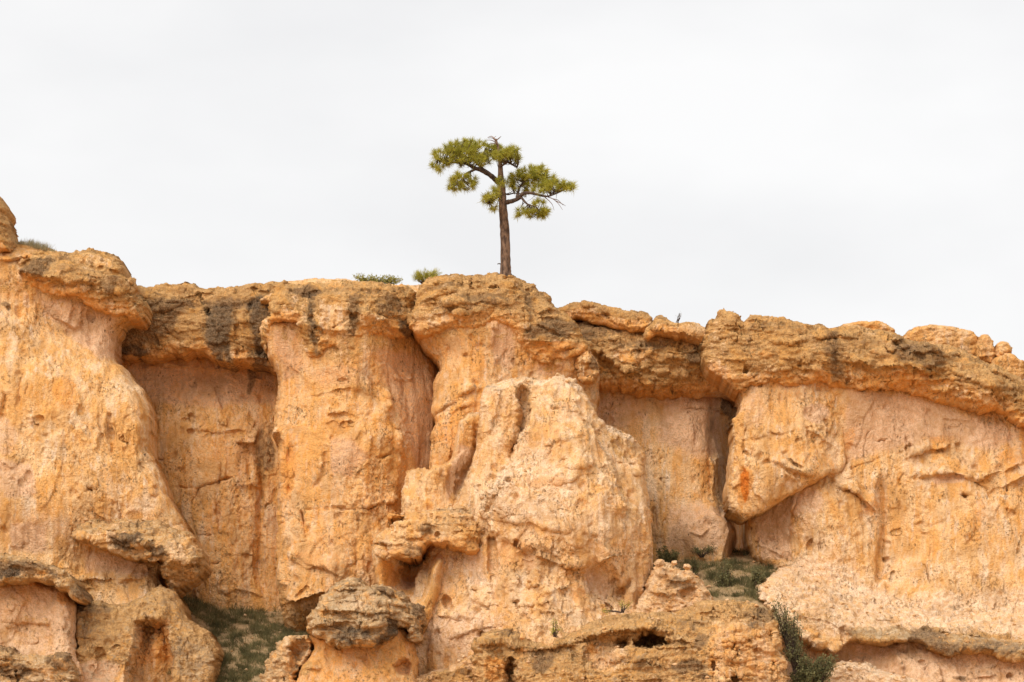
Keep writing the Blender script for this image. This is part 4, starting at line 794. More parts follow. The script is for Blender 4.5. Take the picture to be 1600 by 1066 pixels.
rock('wall', t, [(752, 622), (756, 602), (768, 592), (790, 584), (818, 579), (850, 583), (872, 581), (892, 587), (907, 598), (919, 615), (925, 634), (935, 646), (952, 654), (974, 662), (992, 672), (1006, 686), (1012, 702), (1012, 740), (1016, 780), (1020, 820), (1023, 850), (1023, 885), (1016, 912), (1008, 940), (1010, 1000), (1020, 1130), (640, 1130), (634, 1020), (640, 960), (648, 925), (655, 900), (668, 870), (664, 845), (680, 815), (700, 790), (718, 765), (733, 728), (745, 695), (748, 665)], -3.2, 'wall', R=18, T=1.2, seed=29.9, amp=1.4, base={'cream': 0.42},  # cream base: pale rock colour with some painted sunlight
     ctrl=[(770, 600, -0.4), (850, 590, -0.4), (910, 610, -0.6), (770, 650, -0.2), (805, 650, -0.3), (850, 640, 0.1), (900, 640, 0.1), (970, 670, -0.8), (1005, 700, -1.2), (765, 710, -0.3), (800, 710, -0.1), (850, 710, 0.9), (920, 710, 0.8), (970, 720, -0.3), (740, 770, -0.1), (800, 770, 0.8), (870, 770, 1.4), (940, 770, 1.2), (990, 770, 0.0), (720, 820, 0.1), (800, 830, 1.2), (880, 830, 1.8), (960, 830, 1.5), (1005, 830, 0.2), (690, 880, -0.1), (780, 880, 1.0), (880, 885, 1.4), (960, 890, 1.0), (1010, 890, -0.1), (690, 940, 0.5), (780, 940, 1.3), (860, 930, 1.7), (940, 930, 0.8), (1000, 940, 0.4), (700, 990, 1.0), (800, 990, 2.0), (900, 980, 2.2), (720, 1060, 1.2), (850, 1060, 2.6)],
     feats=[('crack', [(818, 596), (818, 640), (814, 668), (806, 692), (792, 722)], 8, 0.75), ('lip', [(745, 818), (758, 785), (785, 745), (806, 715), (822, 680), (828, 640), (828, 606)][::-1], 0.8, 45), ('crack', [(784, 600), (783, 630), (778, 670)], 4, 0.12),
            ('lip', [(978, 815), (970, 760), (955, 720), (940, 690), (926, 645)], 0.65, 30), ('crack', [(932, 655), (945, 695), (960, 730), (972, 770)], 5, 0.2), ('lip', [(848, 755), (870, 765), (900, 755), (925, 735), (942, 728)], 0.18, 18), ('lip', [(880, 735), (900, 742), (935, 732)], 0.10, 12), ('crack', [(872, 730), (885, 725), (880, 735)], 2.5, 0.15), ('crack', [(968, 755), (972, 775), (970, 790)], 3, 0.3), ('crack', [(955, 775), (952, 795)], 3.5, 0.3), ('crack', [(962, 722), (1000, 722)], 2, 0.15), ('lip', [(985, 740), (1000, 738), (1012, 730)], 0.15, 10),
            ('lip', [(762, 815), (800, 822), (830, 828), (870, 836), (900, 832)], 0.25, 20), ('lip', [(770, 835), (810, 865), (850, 880), (900, 892), (960, 880), (990, 868)], 0.4, 26), ('pit', 804, 855, 4, 6, 0.5), ('pit', 826, 872, 10, 10, 0.25), ('crack', [(826, 880), (828, 905)], 8, 0.2), ('pit', 865, 808, 5, 3, 0.2), ('pit', 877, 805, 4, 2, 0.2),
            ('crack', [(766, 830), (768, 860), (772, 900)], 6, 0.4), ('lip', [(752, 800), (765, 825), (762, 850)], 0.3, 16), ('pit', 768, 838, 9, 7, -0.25),
            ('dent', [(692, 930), (704, 938), (712, 955), (704, 962), (692, 948)], 0.4, 5), ('pit', 742, 925, 8, 6, 0.2), ('lip', [(680, 965), (710, 970), (730, 985)], 0.2, 14), ('lip', [(840, 935), (870, 925), (900, 910), (918, 895)][::-1], 0.5, 18), ('dent', [(905, 900), (925, 878), (960, 895), (985, 930), (960, 945), (920, 935)], 0.5, 14), ('crack', [(990, 905), (975, 925), (965, 945)], 8, 0.5), ('lip', [(800, 905), (830, 920), (850, 915)], 0.2, 14), ('pit', 806, 948, 6, 5, 0.3), ('lip', [(800, 955), (850, 950), (900, 945)], 0.15, 10), ('pit', 947, 946, 4, 4, 0.3),
            ('crack', [(775, 880), (772, 920), (776, 950)], 4, 0.15), ('bump', 990, 925, 12, 14, 0.5), ('lip', [(700, 1000), (740, 990), (790, 980)], 0.2, 10)],
     masks=[('cream', [(750, 622), (757, 598), (790, 582), (850, 580), (905, 594), (926, 632), (990, 668), (1000, 690), (930, 660), (905, 615), (860, 600), (790, 602)], 0.8, 7), ('orange', (880, 640, 14, 26), 0.45), ('orange', (905, 650, 10, 14), 0.4), ('orange', (862, 690, 14, 50), 0.5), ('orange', (850, 760, 40, 10), 0.5), ('orange', [(770, 840), (830, 850), (870, 885), (830, 900), (780, 900)], 0.5, 14), ('orange', (690, 930, 24, 20), 0.45), ('orange', (905, 940, 14, 24), 0.5), ('cream', [(780, 720), (820, 690), (850, 700), (900, 760), (900, 830), (800, 825), (758, 800)], 0.7, 18), ('cream', (985, 790, 24, 60), 0.35), ('cap', [(940, 660), (1000, 680), (1010, 725), (965, 722), (950, 690)], 0.45, 10), ('cap', (900, 590, 60, 12), 0.25), ('cap', [(755, 600), (815, 590), (815, 612), (760, 625)], 0.35, 8), ('varnish_shade', (824, 640, 5, 30), 0.4), ('varnish_shade', (770, 600, 24, 7), 0.3), ('pink', [(915, 895), (960, 905), (955, 935), (910, 930)], 0.9, 10), ('pink', [(730, 870), (760, 870), (765, 920), (740, 925)], 0.7, 8), ('pink', [(660, 960), (800, 960), (780, 1020), (660, 1020)], 0.7, 16), ('pink', (828, 880, 10, 14), 0.9), ('cap', (730, 1000, 60, 20), 0.3), ('cap', (845, 840, 50, 20), 0.2), ('varnish_shade', (950, 855, 16, 9), 0.35), ('cap', (870, 930, 50, 16), 0.25)])  # cream rim paints its sunlit top; narrow dark streak paints the groove's shade
rock('left_ledge', t, [(583, 846), (586, 830), (600, 821), (616, 815), (632, 812), (622, 808), (606, 806), (612, 798), (630, 800), (650, 800), (672, 794), (696, 788), (722, 782), (746, 788), (758, 806), (758, 826), (748, 852), (738, 864), (716, 859), (694, 855), (672, 850), (662, 856), (656, 872), (640, 874), (622, 868), (606, 874), (596, 872), (586, 862)], -4.1, 'cap', R=16, T=1.0, seed=30.8, wear=0.5, amp=0.9, base={'cap': 0.3, 'orange': 0.2, 'grey': 0.15, 'cream': 0.2},
     ctrl=[(590, 840, -0.5), (640, 820, 0.0), (720, 790, -0.6), (750, 800, -0.8), (610, 855, -0.2), (650, 850, 0.2), (720, 830, 0.4), (735, 858, 0.2)],
     feats=[('dent', [(590, 848), (604, 846), (608, 862), (594, 868)], 0.6, 5), ('lip', [(600, 835), (640, 842), (660, 838)], 0.2, 12), ('bump', 662, 825, 14, 10, 0.3), ('lip', [(660, 850), (700, 852), (735, 860)], 0.15, 10), ('lip', [(640, 815), (700, 806), (750, 812)], 0.15, 8), ('pit', 685, 837, 3, 4, 0.2)],
     masks=[('varnish_shade', (662, 825, 16, 10), 0.5), ('black', (594, 852, 10, 14), 0.5), ('varnish_shade', (645, 862, 20, 10), 0.5), ('orange', (616, 803, 14, 6), 1.0), ('cap', (616, 803, 14, 6), -1.0), ('varnish_shade', (710, 795, 40, 7), 0.35), ('cap', (700, 840, 40, 12), -0.5)])
rock('hollow', t, [(580, 855), (600, 845), (660, 845), (690, 860), (690, 930), (660, 1000), (600, 1000), (588, 905), (582, 880)], -3.4, 'wall', R=14, T=0.9, seed=31.4, amp=0.7, base={'orange': 0.3},
     ctrl=[(590, 870, 0.2), (620, 870, -0.3), (650, 870, -2.4), (640, 895, -2.4), (605, 905, -0.3), (670, 890, 0.2), (640, 940, -0.3)],
     masks=[('varnish_shade', (640, 870, 28, 12), 0.6), ('orange', (605, 895, 18, 22), 0.9), ('orange', (640, 890, 30, 14), 0.6), ('pink', (635, 905, 18, 14), 0.9)])  # dark ellipse under the ledge is painted cave shade

# ------------------------------------------------------------------ foreground rocks
t = thing('mushroom_rock', 'mushroom rock with grey layered cap on an orange pedestal, low in the foreground', 'mushroom rock', at(560, 1066, -7))
rock('pedestal', t, [(480, 985), (560, 985), (625, 970), (640, 990), (648, 1012), (650, 1035), (652, 1060), (660, 1130), (455, 1130), (464, 1050), (474, 1030), (488, 1010)], -6.6, 'wall', R=20, T=1.4, seed=32.6, base={'orange': 0.55},
     ctrl=[(500, 1005, -0.3), (620, 990, -0.5), (560, 1020, 0.0), (500, 1060, 0.2), (600, 1060, 0.3), (640, 1020, -0.6)],
     feats=[('dent', [(616, 1040), (624, 1028), (636, 1026), (644, 1040), (640, 1056), (622, 1056)], 0.7, 5), ('crack', [(505, 1010), (512, 1022), (508, 1030)], 4, 0.25), ('crack', [(565, 1015), (570, 1030), (580, 1045)], 4, 0.2), ('lip', [(470, 1048), (490, 1042), (500, 1050)], 0.2, 8)],
     masks=[('pink', (630, 1048, 12, 8), 0.9), ('cap', (475, 1045, 14, 12), 0.7), ('cap', (585, 1050, 24, 14), 0.4), ('cap', (510, 1012, 24, 8), 0.5)])
rock('cap', t, [(477, 974), (481, 961), (491, 947), (499, 932), (511, 915), (529, 901), (545, 894), (560, 897), (574, 911), (597, 908), (625, 916), (641, 931), (658, 943), (664, 958), (658, 974), (656, 994), (646, 998), (634, 978), (622, 976), (617, 990), (605, 1000), (585, 1010), (560, 1011), (540, 1013), (516, 1008), (506, 998), (488, 993), (479, 984)], -7.2, 'cap', R=15, T=1.0, seed=33.9, wear=0, amp=1.0, base={'cap': 0.6, 'grey': 0.5}, step=1.1, Rb=10, Tb=0.6,
     ctrl=[(490, 970, 0.0), (540, 905, -0.8), (620, 925, -1.0), (655, 960, -1.3), (530, 950, 0.1), (580, 950, 0.2), (540, 985, 0.5), (600, 975, 0.2), (650, 985, -1.1)],
     feats=[('lip', [(478, 984), (510, 978), (545, 974), (580, 982), (618, 970)], 0.55, 16), ('lip', [(492, 955), (540, 958), (590, 962), (640, 955)], 0.4, 14), ('lip', [(500, 936), (545, 940), (600, 945), (650, 945)], 0.3, 10), ('lip', [(512, 920), (545, 921), (575, 926)], 0.3, 8), ('lip', [(585, 922), (610, 928), (640, 936)], 0.3, 8), ('crack', [(575, 912), (582, 925), (590, 935)], 3, 0.25), ('crack', [(635, 935), (638, 960)], 4, 0.35), ('dent', [(606, 968), (620, 966), (620, 985), (600, 998), (590, 1002)], 0.3, 6)],
     masks=[('black', [(604, 965), (620, 966), (618, 990), (590, 1006), (580, 1004), (600, 985)], 0.9, 4), ('black', [(522, 980), (580, 982), (584, 1002), (550, 1010), (520, 1000)], 0.55, 6), ('varnish_shade', (610, 920, 30, 9), 0.55), ('varnish_shade', (650, 950, 14, 12), 0.6), ('varnish_shade', (560, 905, 10, 14), 0.5), ('orange', (645, 985, 14, 12), 0.9), ('cap', (560, 940, 40, 14), -0.35), ('cream', (545, 950, 50, 16), 0.6)])
tag(rock('rock', None, [(398, 1130), (404, 1066), (410, 1050), (418, 1030), (430, 1008), (444, 994), (462, 988), (480, 990), (489, 1002), (484, 1020), (476, 1035), (468, 1052), (470, 1130)], -6.0, 'cap', R=16, T=1.2, seed=34.8, amp=1.1, back=1.5, base={'cap': 0.45, 'orange': 0.2, 'grey': 0.4},
     feats=[('dent', [(456, 1000), (478, 996), (486, 1008), (476, 1026), (460, 1045), (452, 1030)], 0.6, 8)], masks=[('orange', (470, 1015, 14, 16), 0.9), ('cap', (470, 1015, 14, 16), -0.8), ('cream', (430, 1035, 20, 26), 0.3)]),
    'small rough tan rock leaning at the left foot of the mushroom rock', 'rock')
t = thing('rock_slab', 'long pitted foreground slab with twin caves under its sloping top', 'rock', at(990, 1066, -7))
rock('slab', t, [(736, 1130), (738, 1066), (739, 1020), (742, 1000), (754, 985), (776, 977), (800, 977), (815, 990), (840, 996), (875, 985), (912, 972), (950, 960), (982, 951), (1018, 946), (1052, 949), (1085, 940), (1114, 934), (1150, 931), (1178, 938), (1205, 950), (1220, 966), (1226, 990), (1228, 1020), (1236, 1066), (1242, 1130)], -6.9, 'cap', R=22, T=1.6, seed=35.7, wear=0, amp=1.1, base={'cap': 0.7, 'orange': 0.3, 'grey': 0.25}, step=1.2,
     ctrl=[(760, 985, -0.4), (850, 995, -0.8), (950, 965, -1.0), (1050, 955, -1.2), (1150, 940, -1.0), (1215, 970, -0.6), (760, 1020, 0.1), (850, 1030, 0.1), (950, 1010, 0.2), (1050, 1000, 0.2), (1150, 990, 0.4), (800, 1060, 0.0), (950, 1060, 0.7), (1100, 1060, 0.7), (1200, 1060, 0.5)],
     feats=[('lip', [(895, 1004), (945, 990), (985, 986), (1020, 981), (1052, 990)], 0.75, 18), ('dent', [(912, 1012), (940, 994), (984, 992), (986, 1008), (965, 1020), (940, 1045), (912, 1046)], 0.55, 12), ('dent', [(960, 998), (984, 993), (983, 1012), (966, 1018)], 0.8, 7), ('dent', [(988, 1000), (1000, 987), (1018, 984), (1040, 994), (1046, 1004), (1020, 1012), (990, 1010)], 2.0, 5), ('dent', [(788, 1040), (800, 1025), (806, 1040), (802, 1070), (786, 1070)], 1.0, 6), ('lip', [(738, 1012), (775, 1006), (805, 1014)], 0.45, 14), ('lip', [(795, 1012), (850, 1014), (905, 1008)], 0.4, 14), ('crack', [(980, 1035), (940, 1048)], 6, 0.2), ('lip', [(930, 1052), (1000, 1030), (1050, 1022)][::-1], 0.2, 14),
            ('pit', 1152, 1020, 5, 6, 0.5), ('pit', 1112, 1042, 4, 8, 0.4), ('pit', 1146, 1060, 8, 6, 0.5), ('pit', 1210, 1040, 6, 8, 0.4), ('pit', 1064, 1012, 9, 4, -0.25), ('lip', [(1080, 958), (1130, 955), (1190, 965)], 0.25, 12), ('pit', 1205, 995, 4, 10, 0.3), ('pit', 1120, 1050, 3, 4, 0.3), ('lip', [(1130, 990), (1170, 1000), (1200, 985)], 0.12, 14)],
     masks=[('orange', [(1110, 975), (1200, 970), (1225, 1000), (1230, 1066), (1100, 1066)], 0.5, 14), ('cap', [(1120, 975), (1200, 970), (1225, 1000), (1230, 1066), (1110, 1066)], -0.75, 14), ('cap', (945, 1025, 34, 24), -0.8), ('pink', (940, 1030, 30, 20), 0.5), ('varnish_shade', [(820, 1012), (865, 1015), (870, 1045), (835, 1050)], 0.65, 8), ('varnish_shade', (1075, 1045, 32, 14), 0.75), ('varnish_shade', (1095, 1000, 16, 14), 0.6), ('black', (1180, 980, 14, 12), 0.6), ('varnish_shade', (1190, 960, 30, 14), 0.55), ('varnish_shade', (1010, 1040, 30, 14), 0.45), ('orange', (775, 1045, 24, 24), 0.8), ('cap', (775, 1048, 20, 20), -0.7), ('cream', [(870, 985), (960, 958), (1050, 948), (1060, 962), (960, 975), (880, 995)], 0.5, 8), ('varnish_shade', (790, 986, 34, 8), 0.5), ('orange', (860, 1062, 30, 9), 0.8), ('varnish_shade', (1100, 1062, 20, 6), 0.6), ('varnish_shade', (1080, 975, 30, 12), 0.45)])
tag(rock('rubble_mound', None, [(985, 975), (996, 945), (1006, 925), (1016, 900), (1024, 884), (1036, 877), (1050, 880), (1066, 888), (1082, 888), (1098, 900), (1110, 920), (1122, 940), (1135, 975)], -4.6, 'rubble', R=18, T=1.4, seed=36.4, amp=0.8, base={'cream': 0.5, 'cap': 0.3},
     feats=[('dent', [(1055, 925), (1085, 915), (1095, 935), (1070, 942)], 0.35, 8), ('lip', [(1035, 905), (1060, 912), (1085, 905)], 0.25, 10), ('lip', [(1010, 925), (1040, 930)], 0.2, 8)], masks=[('varnish_shade', (1060, 912, 26, 9), 0.5), ('orange', (1075, 928, 18, 9), 0.5), ('pink', (1060, 945, 50, 14), 0.5)]),
    'pointed cream rubble mound behind the foreground slab, right of the pale outcrop', 'rock')
tag(rock('rubble_mound', None, [(640, 1130), (640, 1066), (660, 1050), (690, 1042), (715, 1032), (738, 1021), (765, 1018), (770, 1130)], -5.8, 'rubble', R=12, T=1.2, seed=37.1, amp=0.7, base={'cap': 0.4, 'pink': 0.5}, masks=[('cap', (715, 1055, 40, 14), 0.9), ('varnish_shade', (720, 1050, 30, 8), 0.4), ('cream', (690, 1045, 30, 5), 0.5)]),
    'low smooth tan mound between the mushroom rock and the foreground slab', 'rock')

# ------------------------------------------------------------------ lower right ledge
t = thing('rock_ledge', 'cream crumbling ledge with grey overhanging lip along the foot of the right wall', 'ledge', at(1420, 1066, -3))
rock('wall', t, [(1190, 960), (1300, 970), (1400, 980), (1690, 990), (1690, 1130), (1200, 1130)], -2.4, 'wall', R=8, T=0.4, seed=38.5, base={'pink': 0.75},
     ctrl=[(1240, 990, -0.8), (1320, 1010, -0.9), (1390, 1010, -0.5), (1250, 1050, -0.8), (1350, 1045, -0.8), (1395, 1045, 0.1), (1410, 1030, 0.4), (1430, 1020, 0.0), (1500, 1030, 0.2), (1600, 1040, 0.3), (1410, 1066, 0.6), (1600, 1070, 0.5)],
     feats=[('crack', [(1445, 1010), (1450, 1040), (1448, 1066)], 5, 0.2), ('lip', [(1412, 1070), (1408, 1040), (1400, 1015)], 0.3, 10), ('pit', 1440, 1036, 8, 4, 0.2), ('crack', [(1500, 1025), (1505, 1066)], 5, 0.15), ('crack', [(1560, 1030), (1566, 1066)], 5, 0.2), ('pit', 1575, 1058, 6, 5, 0.3), ('lip', [(1480, 1058), (1520, 1062), (1560, 1056)], 0.15, 8)],
     masks=[('orange', (1480, 1015, 30, 10), 0.6), ('orange', (1290, 1005, 40, 12), 0.5), ('varnish_shade', (1340, 1022, 30, 6), 0.3), ('orange', (1590, 1040, 20, 14), 0.4), ('varnish_shade', (1500, 1060, 20, 5), 0.5), ('varnish_shade', (1575, 1030, 8, 24), 0.3)])
rock('ledge', t, [(1184, 918), (1200, 896, 12, 0.4), (1222, 880, 12, 0.3), (1246, 871, 10, 0.1), (1285, 868, 10, 0.05), (1340, 890, 10, 0.05), (1420, 910, 10, 0.05), (1500, 908, 10, 0.05), (1600, 915, 10, 0.05), (1690, 920), (1690, 1044), (1600, 1033), (1575, 1034), (1550, 1024), (1530, 1022), (1505, 1024), (1480, 1026), (1462, 1018), (1445, 1006), (1425, 1002), (1410, 1003), (1386, 1008), (1360, 1006), (1340, 1002), (1326, 1006), (1310, 1020), (1296, 1016), (1278, 1014), (1254, 998), (1238, 980), (1214, 962), (1194, 940)], -2.6, 'rubble', R=14, T=1.0, rag=3.5, seed=39.3, amp=0.8, base={'cream': 0.7}, Rb=10, Tb=0.45,
     ctrl=[(1200, 900, -1.6), (1260, 880, -3.0), (1400, 915, -3.6), (1550, 915, -3.6), (1680, 920, -3.4), (1210, 945, -0.3), (1280, 940, -1.0), (1400, 955, -1.2), (1550, 960, -1.2), (1260, 985, 0.1), (1340, 985, 0.0), (1440, 985, 0.0), (1550, 1000, 0.1), (1650, 1010, 0.2), (1300, 1005, 0.0)],
     feats=[('lip', [(1360, 968), (1400, 966), (1440, 972)], 0.2, 10), ('lip', [(1240, 960), (1290, 968), (1320, 985)], 0.2, 12), ('crack', [(1320, 975), (1322, 990), (1316, 1005)], 5, 0.4), ('lip', [(1400, 985), (1450, 985), (1500, 992), (1560, 1000)], 0.2, 10), ('crack', [(1368, 935), (1350, 955), (1340, 965)], 8, 0.3), ('lip', [(1420, 950), (1480, 945), (1560, 955)], 0.15, 8)],
     masks=[('cream', [(1230, 975), (1320, 990), (1460, 985), (1600, 1000), (1690, 1010), (1690, 1040), (1600, 1030), (1300, 1016), (1240, 995)], -0.7, 8), ('cap', [(1320, 985), (1400, 980), (1470, 980), (1600, 995), (1690, 1005), (1690, 1050), (1600, 1040), (1480, 1030), (1400, 1010), (1330, 1006)], 0.8, 8), ('grey', [(1320, 985), (1400, 980), (1470, 985), (1600, 1000), (1690, 1010), (1690, 1040), (1600, 1028), (1480, 1018), (1400, 1000), (1330, 1000)], 0.6, 8), ('varnish_shade', [(1415, 980), (1460, 980), (1480, 1000), (1520, 1010), (1500, 1024), (1470, 1020), (1440, 1004), (1415, 998)], 0.65, 6), ('varnish_shade', (1330, 990, 14, 10), 0.5), ('varnish_shade', (1545, 1014, 60, 12), 0.55), ('orange', (1270, 955, 34, 12), 0.4), ('cap', (1270, 965, 40, 16), 0.4), ('pink', (1480, 955, 60, 14), 0.6), ('pink', (1250, 910, 30, 9), 0.5), ('varnish_shade', (1505, 943, 14, 4), 0.4)])
tag(rock('rubble_mound', None, [(1270, 1130), (1282, 1066), (1296, 1046), (1312, 1034), (1340, 1031), (1370, 1040), (1400, 1050), (1440, 1062), (1500, 1090), (1520, 1130)], -4.6, 'rubble', R=12, T=1.3, seed=40.2, amp=0.6, base={'cream': 0.9}, masks=[('varnish_shade', (1380, 1048, 30, 3), 0.3)]),
    'cream debris mound under the overhang at the bottom right', 'rock')

# ------------------------------------------------------------------ sloping ground in the two gullies
GRASS_SOIL = flat_mat('gully_soil', (0.30, 0.20, 0.10), (0.46, 0.31, 0.165), 4.0, bump=0.05)
def gully(name, rows):
    return sheet(name, [[at(*p) for p in r] for r in rows], GRASS_SOIL, n=(70, 60), rough=0.10, freq=1.2)
gully('gully_ground', [[(290, 1110, -5.0), (340, 1110, -5.2), (480, 1120, -5.0)], [(262, 1040, -2.6), (340, 1045, -2.4), (500, 1062, -2.0)], [(215, 955, 0.6), (340, 985, 0.6), (520, 1010, 0.4)], [(230, 885, 5.6), (330, 932, 5.4), (540, 975, 3.4)]])
gully('shelf_ground', [[(960, 1010, -4.4), (1110, 985, -4.0), (1222, 990, -3.4)], [(960, 960, -2.4), (1110, 940, -2.0), (1232, 945, -1.6)], [(960, 905, 0.6), (1110, 895, 0.6), (1260, 905, 0.2)], [(960, 870, 5.2), (1110, 858, 5.2), (1260, 864, 5.2)]])
# ------------------------------------------------------------------ plants
BARK = flat_mat('pine_bark', (0.075, 0.047, 0.034), (0.25, 0.155, 0.10), 9.0, stretch=(1, 1, 0.35), bump=0.05)
BARK_DARK = flat_mat('branch_bark', (0.045, 0.032, 0.026), (0.13, 0.085, 0.06), 9.0, bump=0.03)
DEADWOOD = flat_mat('dead_wood', (0.16, 0.10, 0.075), (0.34, 0.22, 0.16), 12.0)
NEEDLE = flat_mat('pine_needles', (0.22, 0.22, 0.030), (0.50, 0.45, 0.07), 2.6, trans=0.35)
LEAF_DARK = flat_mat('dark_leaves', (0.10, 0.10, 0.045), (0.23, 0.21, 0.09), 5.0, trans=0.25)
LEAF_OLIVE = flat_mat('olive_leaves', (0.20, 0.195, 0.04), (0.42, 0.37, 0.10), 3.0, trans=0.3)
LEAF_GREY = flat_mat('grey_green_leaves', (0.12, 0.115, 0.055), (0.26, 0.235, 0.105), 5.0, trans=0.25)
LEAF_YELLOW = flat_mat('yellow_green_leaves', (0.26, 0.25, 0.03), (0.50, 0.44, 0.08), 4.0, trans=0.35)
GRASS = flat_mat('dark_grass', (0.085, 0.082, 0.036), (0.23, 0.20, 0.088), 1.6, trans=0.25)
DRY = flat_mat('dry_grass', (0.26, 0.20, 0.09), (0.46, 0.36, 0.17), 3.0, trans=0.3)

class Soup:
    """collects quads, builds one mesh"""
    def __init__(self):
        self.v = []; self.f = []
    def tube(self, pts, rad, sides=8, rough=0.0):
        P = [Vector(tuple(map(float, p))) for p in pts]
        base = len(self.v)
        for i, p in enumerate(P):
            t = (P[min(i + 1, len(P) - 1)] - P[max(i - 1, 0)]).normalized()
            a = t.cross(Vector((0.13, 1, 0.07))).normalized(); b = t.cross(a)
            for k in range(sides):
                an = 2 * math.pi * k / sides
                r = rad[i] * (1 + rough * (random.random() - 0.5) * 2)
                self.v.append(p + (a * math.cos(an) + b * math.sin(an)) * r)
        for i in range(len(P) - 1):
            for k in range(sides):
                k2 = (k + 1) % sides
                self.f.append((base + i * sides + k, base + i * sides + k2, base + (i + 1) * sides + k2, base + (i + 1) * sides + k))
    def blade(self, p, d, l, w, bend=0.0):
        """a narrow tapering leaf: two quads"""
        d = d.normalized()
        s = d.cross(Vector((random.uniform(-1, 1), random.uniform(-1, 1), random.uniform(-1, 1)))).normalized() * w * 0.5
        m = p + d * l * 0.5 + Vector((0, 0, -bend * 0.25 * l)); e = p + d * l + Vector((0, 0, -bend * l))
        b = len(self.v)
        self.v += [p - s, p + s, m + s * 0.9, m - s * 0.9, e + s * 0.2, e - s * 0.2]
        self.f += [(b, b + 1, b + 2, b + 3), (b + 3, b + 2, b + 4, b + 5)]
    def leaf(self, p, size):
        n = Vector((random.gauss(0, 1), random.gauss(0, 1), random.gauss(0, 1) + 0.6)).normalized()
        a = n.cross(Vector((random.gauss(0, 1), random.gauss(0, 1), 0.3))).normalized() * size; b_ = n.cross(a).normalized() * size * 0.5
        b = len(self.v)
        self.v += [p - a, p + b_, p + a, p - b_]
        self.f.append((b, b + 1, b + 2, b + 3))
    def build(self, name, mat, parent=None, smooth=False):
        return mesh_obj(name, np.array([tuple(x) for x in self.v]), np.array(self.f), mat, parent, smooth)

def smooth_line(pts, n):
    return catmull(np.array(pts, float), False, 1e9 if n <= 1 else max(0.03, np.linalg.norm(np.array(pts[-1]) - np.array(pts[0])) / n))

# --- the lone pine
TY = 1.4
pine = thing('pine_tree', 'lone pine with flat windswept crown standing on the cliff rim', 'pine tree', at(790, 431, TY))
def tp(px, py, dy=0.0):
    return Vector(tuple(at(px, py, TY + dy)))
def line3(pts, sub=4):
    """photograph pixels + depth -> smooth world line"""
    P = [np.array(tp(*p)) for p in pts]
    out = []
    n = len(P)
    for i in range(n - 1):
        p0, p1, p2, p3 = P[max(i - 1, 0)], P[i], P[i + 1], P[min(i + 2, n - 1)]
        for k in range(sub):
            t_ = k / sub
            out.append((2 * t_**3 - 3 * t_**2 + 1) * p1 + (t_**3 - 2 * t_**2 + t_) * (p2 - p0) * 0.45 + (-2 * t_**3 + 3 * t_**2) * p2 + (t_**3 - t_**2) * (p3 - p1) * 0.45)
    out.append(P[-1])
    return out
def widths(r, n):
    return list(np.interp(np.linspace(0, 1, n), np.linspace(0, 1, len(r)), r))

tr = line3([(791, 445), (790, 427), (789.8, 406), (788.4, 359), (786, 326), (784.6, 300), (782.5, 280), (781.4, 254), (778.5, 232), (775, 217)], 6)
sp_ = Soup(); sp_.tube(tr, widths([0.33, 0.235, 0.20, 0.182, 0.168, 0.15, 0.12, 0.085, 0.05, 0.022], len(tr)), 12, 0.07)
trunk = sp_.build('trunk', BARK, pine, True)
s_ = Soup(); l_ = line3([(786, 414), (780, 412), (777, 413)], 2); s_.tube(l_, widths([0.03, 0.015], len(l_)), 5)
s_.build('branch_stub', BARK_DARK, pine, True)
# dead twigs at the very top
s_ = Soup()
for pts in ([(778, 226), (772, 221), (766, 219), (760, 219)], [(777, 224), (770, 216), (762, 216)], [(776, 220), (772, 216), (775, 213)], [(777, 226), (771, 224), (764, 226)], [(776, 219), (781, 215), (783, 213)], [(774, 218), (768, 213), (762, 215)]):
    l_ = line3([(a, b, random.uniform(-0.3, 0.3) * i) for i, (a, b) in enumerate(pts)], 3); s_.tube(l_, widths([0.025, 0.016, 0.008], len(l_)), 4)
s_.build('dead_top', DEADWOOD, pine, True)
